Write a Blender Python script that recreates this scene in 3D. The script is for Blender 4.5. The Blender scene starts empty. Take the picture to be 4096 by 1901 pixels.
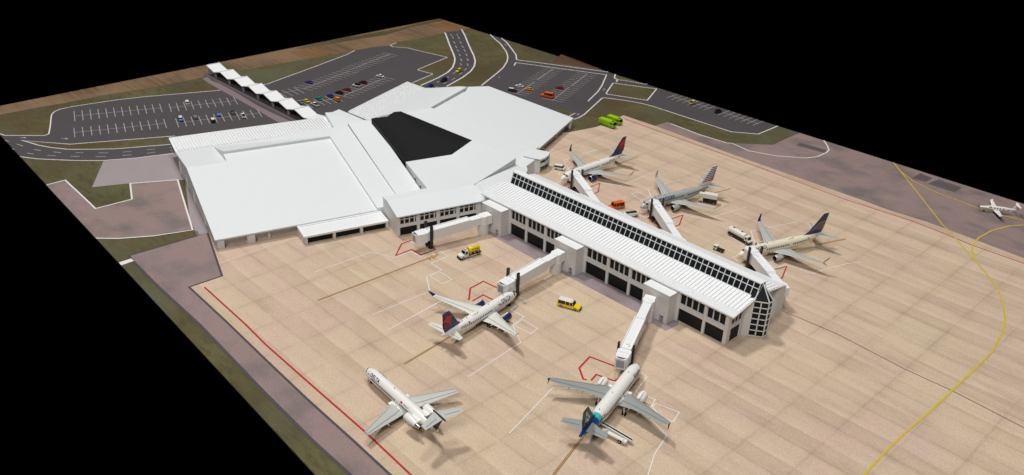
import json
MAT = json.loads('[[-340.62,-105.05],[150.0,-127.17],[150.0,180.88],[-350.65,179.79]]')
POLY = json.loads('[["field",1,[[-328.41,-99.1],[-328.68,-85.51],[-327.46,-71.85],[-327.81,-52.0],[-325.02,-32.29],[-325.41,-2.5],[-343.19,17.31],[-324.66,20.61],[-322.8,48.29],[-321.3,76.25],[-320.64,91.04],[-320.19,102.26],[-316.89,113.84],[-320.03,121.71],[-319.07,146.13],[-319.66,158.55],[-320.42,160.8],[-318.8,167.84],[-319.79,177.8],[-318.96,180.33],[-350.65,179.79],[-340.62,-105.05],[-330.86,-107.77]]],["field_orange",2,[[-342.84,68.32],[-343.9,77.26],[-321.59,76.98],[-322.0,63.0],[-332.35,60.25]]],["field_orange",2,[[-341.77,162.04],[-343.78,179.2],[-319.2,180.0],[-318.8,167.84],[-320.89,161.45]]],["field_red",1,[[-241.64,184.69],[-204.74,181.09],[-218.26,174.78],[-233.57,168.72]]],["hedge",3,[[-350.65,179.79],[-344.02,178.86],[-344.73,173.49],[-344.38,162.55],[-344.67,152.37],[-337.79,126.0],[-339.95,105.48],[-340.68,84.92],[-341.7,67.46],[-344.48,65.23],[-347.49,89.36],[-346.92,110.31],[-345.28,143.13]]],["asphalt",4,[[-303.63,-106.46],[-300.15,-105.6],[-289.8,-92.88],[-290.16,-91.35],[-291.04,-90.49],[-299.51,-87.03],[-308.04,-83.83],[-314.57,-81.3],[-319.69,-75.8],[-319.89,-69.66],[-318.38,-60.23],[-316.76,-49.75],[-313.01,-36.99],[-302.37,-9.45],[-300.4,-4.46],[-283.37,-4.57],[-265.09,-4.85],[-244.08,-5.67],[-233.2,-9.13],[-215.67,-68.15],[-236.83,-58.77],[-241.56,-72.99],[-247.37,-84.63],[-254.15,-92.97],[-265.05,-103.83],[-271.64,-108.25],[-300.0,-106.89]]],["asphalt",4,[[-295.26,18.74],[-297.01,24.0],[-305.81,51.6],[-316.05,82.43],[-320.32,90.44],[-320.19,102.26],[-316.89,113.84],[-313.55,112.99],[-306.14,118.85],[-302.43,119.47],[-277.03,125.28],[-268.76,97.44],[-268.05,96.44],[-266.62,96.41],[-257.98,98.35],[-256.89,97.9],[-251.75,80.0],[-240.85,73.27],[-227.04,39.97],[-230.97,21.53],[-241.72,-0.68],[-254.27,-1.32],[-270.88,-1.61],[-291.26,-0.34],[-296.18,6.69],[-295.46,16.63]]],["asphalt",4,[[-319.71,159.16],[-312.18,154.17],[-296.77,143.54],[-278.69,131.72],[-272.48,127.17],[-266.85,122.16],[-260.07,115.01],[-254.57,106.72],[-250.03,95.83],[-245.39,80.48],[-239.11,78.42],[-232.36,87.28],[-235.96,90.29],[-242.67,107.46],[-248.59,118.58],[-254.56,126.43],[-261.62,133.39],[-269.7,139.56],[-288.71,152.26],[-309.0,166.29],[-320.01,173.41],[-318.8,167.84],[-321.01,161.29]]],["asphalt",4,[[-299.96,180.19],[-291.88,176.03],[-280.46,170.8],[-266.2,162.17],[-257.78,155.76],[-250.52,148.39],[-242.82,138.17],[-237.14,128.05],[-225.87,106.21],[-221.71,104.71],[-212.37,102.78],[-179.09,101.83],[-157.99,105.27],[-159.56,107.19],[-159.64,110.8],[-161.14,116.43],[-172.73,143.18],[-172.27,142.72],[-171.77,143.99],[-162.54,149.34],[-153.87,152.66],[-147.07,153.67],[-130.11,153.93],[-109.61,154.51],[-100.84,154.7],[-90.75,162.55],[-90.86,180.15],[-164.5,179.23],[-172.2,180.17],[-188.63,173.26],[-191.29,174.39],[-195.15,179.93],[-200.82,180.3],[-248.97,154.7],[-249.52,155.04],[-256.79,161.52],[-264.71,166.5],[-280.25,175.95],[-289.08,179.92]]],["grass",5,[[-290.02,-102.19],[-273.11,-88.04],[-255.23,-49.73],[-253.27,-43.71],[-245.78,-47.32],[-247.03,-55.56],[-250.64,-63.25],[-256.4,-75.43],[-262.77,-84.29],[-267.9,-90.74],[-274.23,-95.39],[-280.18,-98.57],[-286.87,-100.75]]],["grass",5,[[-178.7,111.34],[-172.78,113.06],[-166.23,115.0],[-165.25,114.34],[-163.95,108.4],[-170.85,109.06]]],["grass",5,[[-185.39,166.81],[-164.35,177.69],[-155.23,158.85],[-174.94,149.52],[-176.47,150.66]]],["mauve_light",4,[[-246.81,-84.16],[-241.42,-73.05],[-236.69,-58.84],[-233.87,-53.06],[-186.23,-69.05],[-167.23,-75.7],[-161.27,-81.54],[-161.95,-84.96],[-174.69,-81.57],[-208.67,-67.29],[-219.09,-86.0],[-224.07,-97.47]]],["mauve",5,[[-236.69,-109.9],[-236.88,-102.63],[-204.61,-103.63],[-204.12,-90.31],[-218.3,-85.09],[-210.32,-69.55],[-166.58,-84.49],[-164.92,-83.83],[-166.34,-84.28],[-170.79,-96.62],[-176.47,-106.5],[-181.54,-112.29]]],["mauve",4,[[-162.61,-108.93],[-161.64,-85.11],[-161.27,-81.54],[-130.75,-91.86],[-130.94,-102.94],[-106.4,-103.55],[-80.97,-104.55],[-58.82,-105.28],[-36.77,-105.54],[-21.5,-105.92],[30.0,-99.0],[150.0,-99.0],[150.0,-108.0],[30.0,-108.0],[-27.72,-112.93],[-43.35,-113.01],[-67.54,-112.23],[-92.14,-110.99],[-109.04,-110.21],[-136.52,-110.1],[-157.49,-109.32]]],["mauve",4,[[-129.17,131.79],[-128.6,141.17],[-127.01,140.94],[-108.46,140.08],[-93.83,141.04],[-92.4,142.07],[-78.62,155.86],[-79.01,169.27],[-78.93,180.38],[150.0,180.88],[150.0,135.0],[60.0,135.0],[40.39,130.13],[22.43,131.31],[9.3,131.69],[3.81,131.96],[-0.51,131.41],[-13.24,130.46],[-22.67,130.74],[-83.53,130.66]]],["path",5,[[-324.17,-2.78],[-324.4,0.38],[-317.66,-0.98],[-311.15,0.08],[-291.26,-0.34],[-270.88,-1.61],[-254.27,-1.32],[-241.72,-0.68],[-236.21,-0.8],[-238.91,-5.54],[-244.08,-5.67],[-265.09,-4.85],[-283.37,-4.57],[-300.4,-4.46],[-317.93,-3.87]]],["mauve_patch",6,[[-331.0,0.6],[-233.0,0.6],[-233.0,10.0],[-331.0,10.0]]],["apron",6,[[-148.12,131.14],[-129.17,131.79],[-83.53,130.66],[-22.67,130.74],[-13.24,130.46],[-0.51,131.41],[3.81,131.96],[9.3,131.69],[22.43,131.31],[40.39,130.13],[60.0,134.0],[150.0,134.0],[150.0,-98.5],[30.0,-98.5],[-21.5,-105.92],[-36.77,-105.54],[-58.82,-105.28],[-80.97,-104.55],[-106.4,-103.55],[-130.94,-102.94],[-130.75,-91.86],[-161.27,-81.54],[-184.32,-52.38],[-197.27,16.37],[-176.48,73.72],[-149.22,91.75],[-148.96,92.99],[-145.75,108.0],[-148.28,131.14]]],["mauve_patch",5,[[-72.18,168.69],[-59.22,170.07],[-57.84,165.99],[-71.28,164.11]]],["mauve_patch",5,[[-18.82,178.14],[-12.8,177.03],[-12.99,170.67],[-18.77,169.66]]],["mauve_patch",5,[[-10.59,177.8],[-0.23,176.86],[-0.34,169.3],[-11.74,169.46]]],["mauve_grey",7,[[-102.17,-5.75],[-97.74,-5.81],[-74.04,-6.21],[-60.15,-5.92],[-28.48,-5.74],[-22.88,-6.83],[-16.11,-7.16],[-15.48,-1.4],[-17.97,1.61],[-18.0,1.0],[-100.0,1.0]]],["white_mark",8,[[-160.16,-113.14],[-160.15,-109.08],[-158.02,-109.04],[-157.79,-113.3]]]]')
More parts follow.
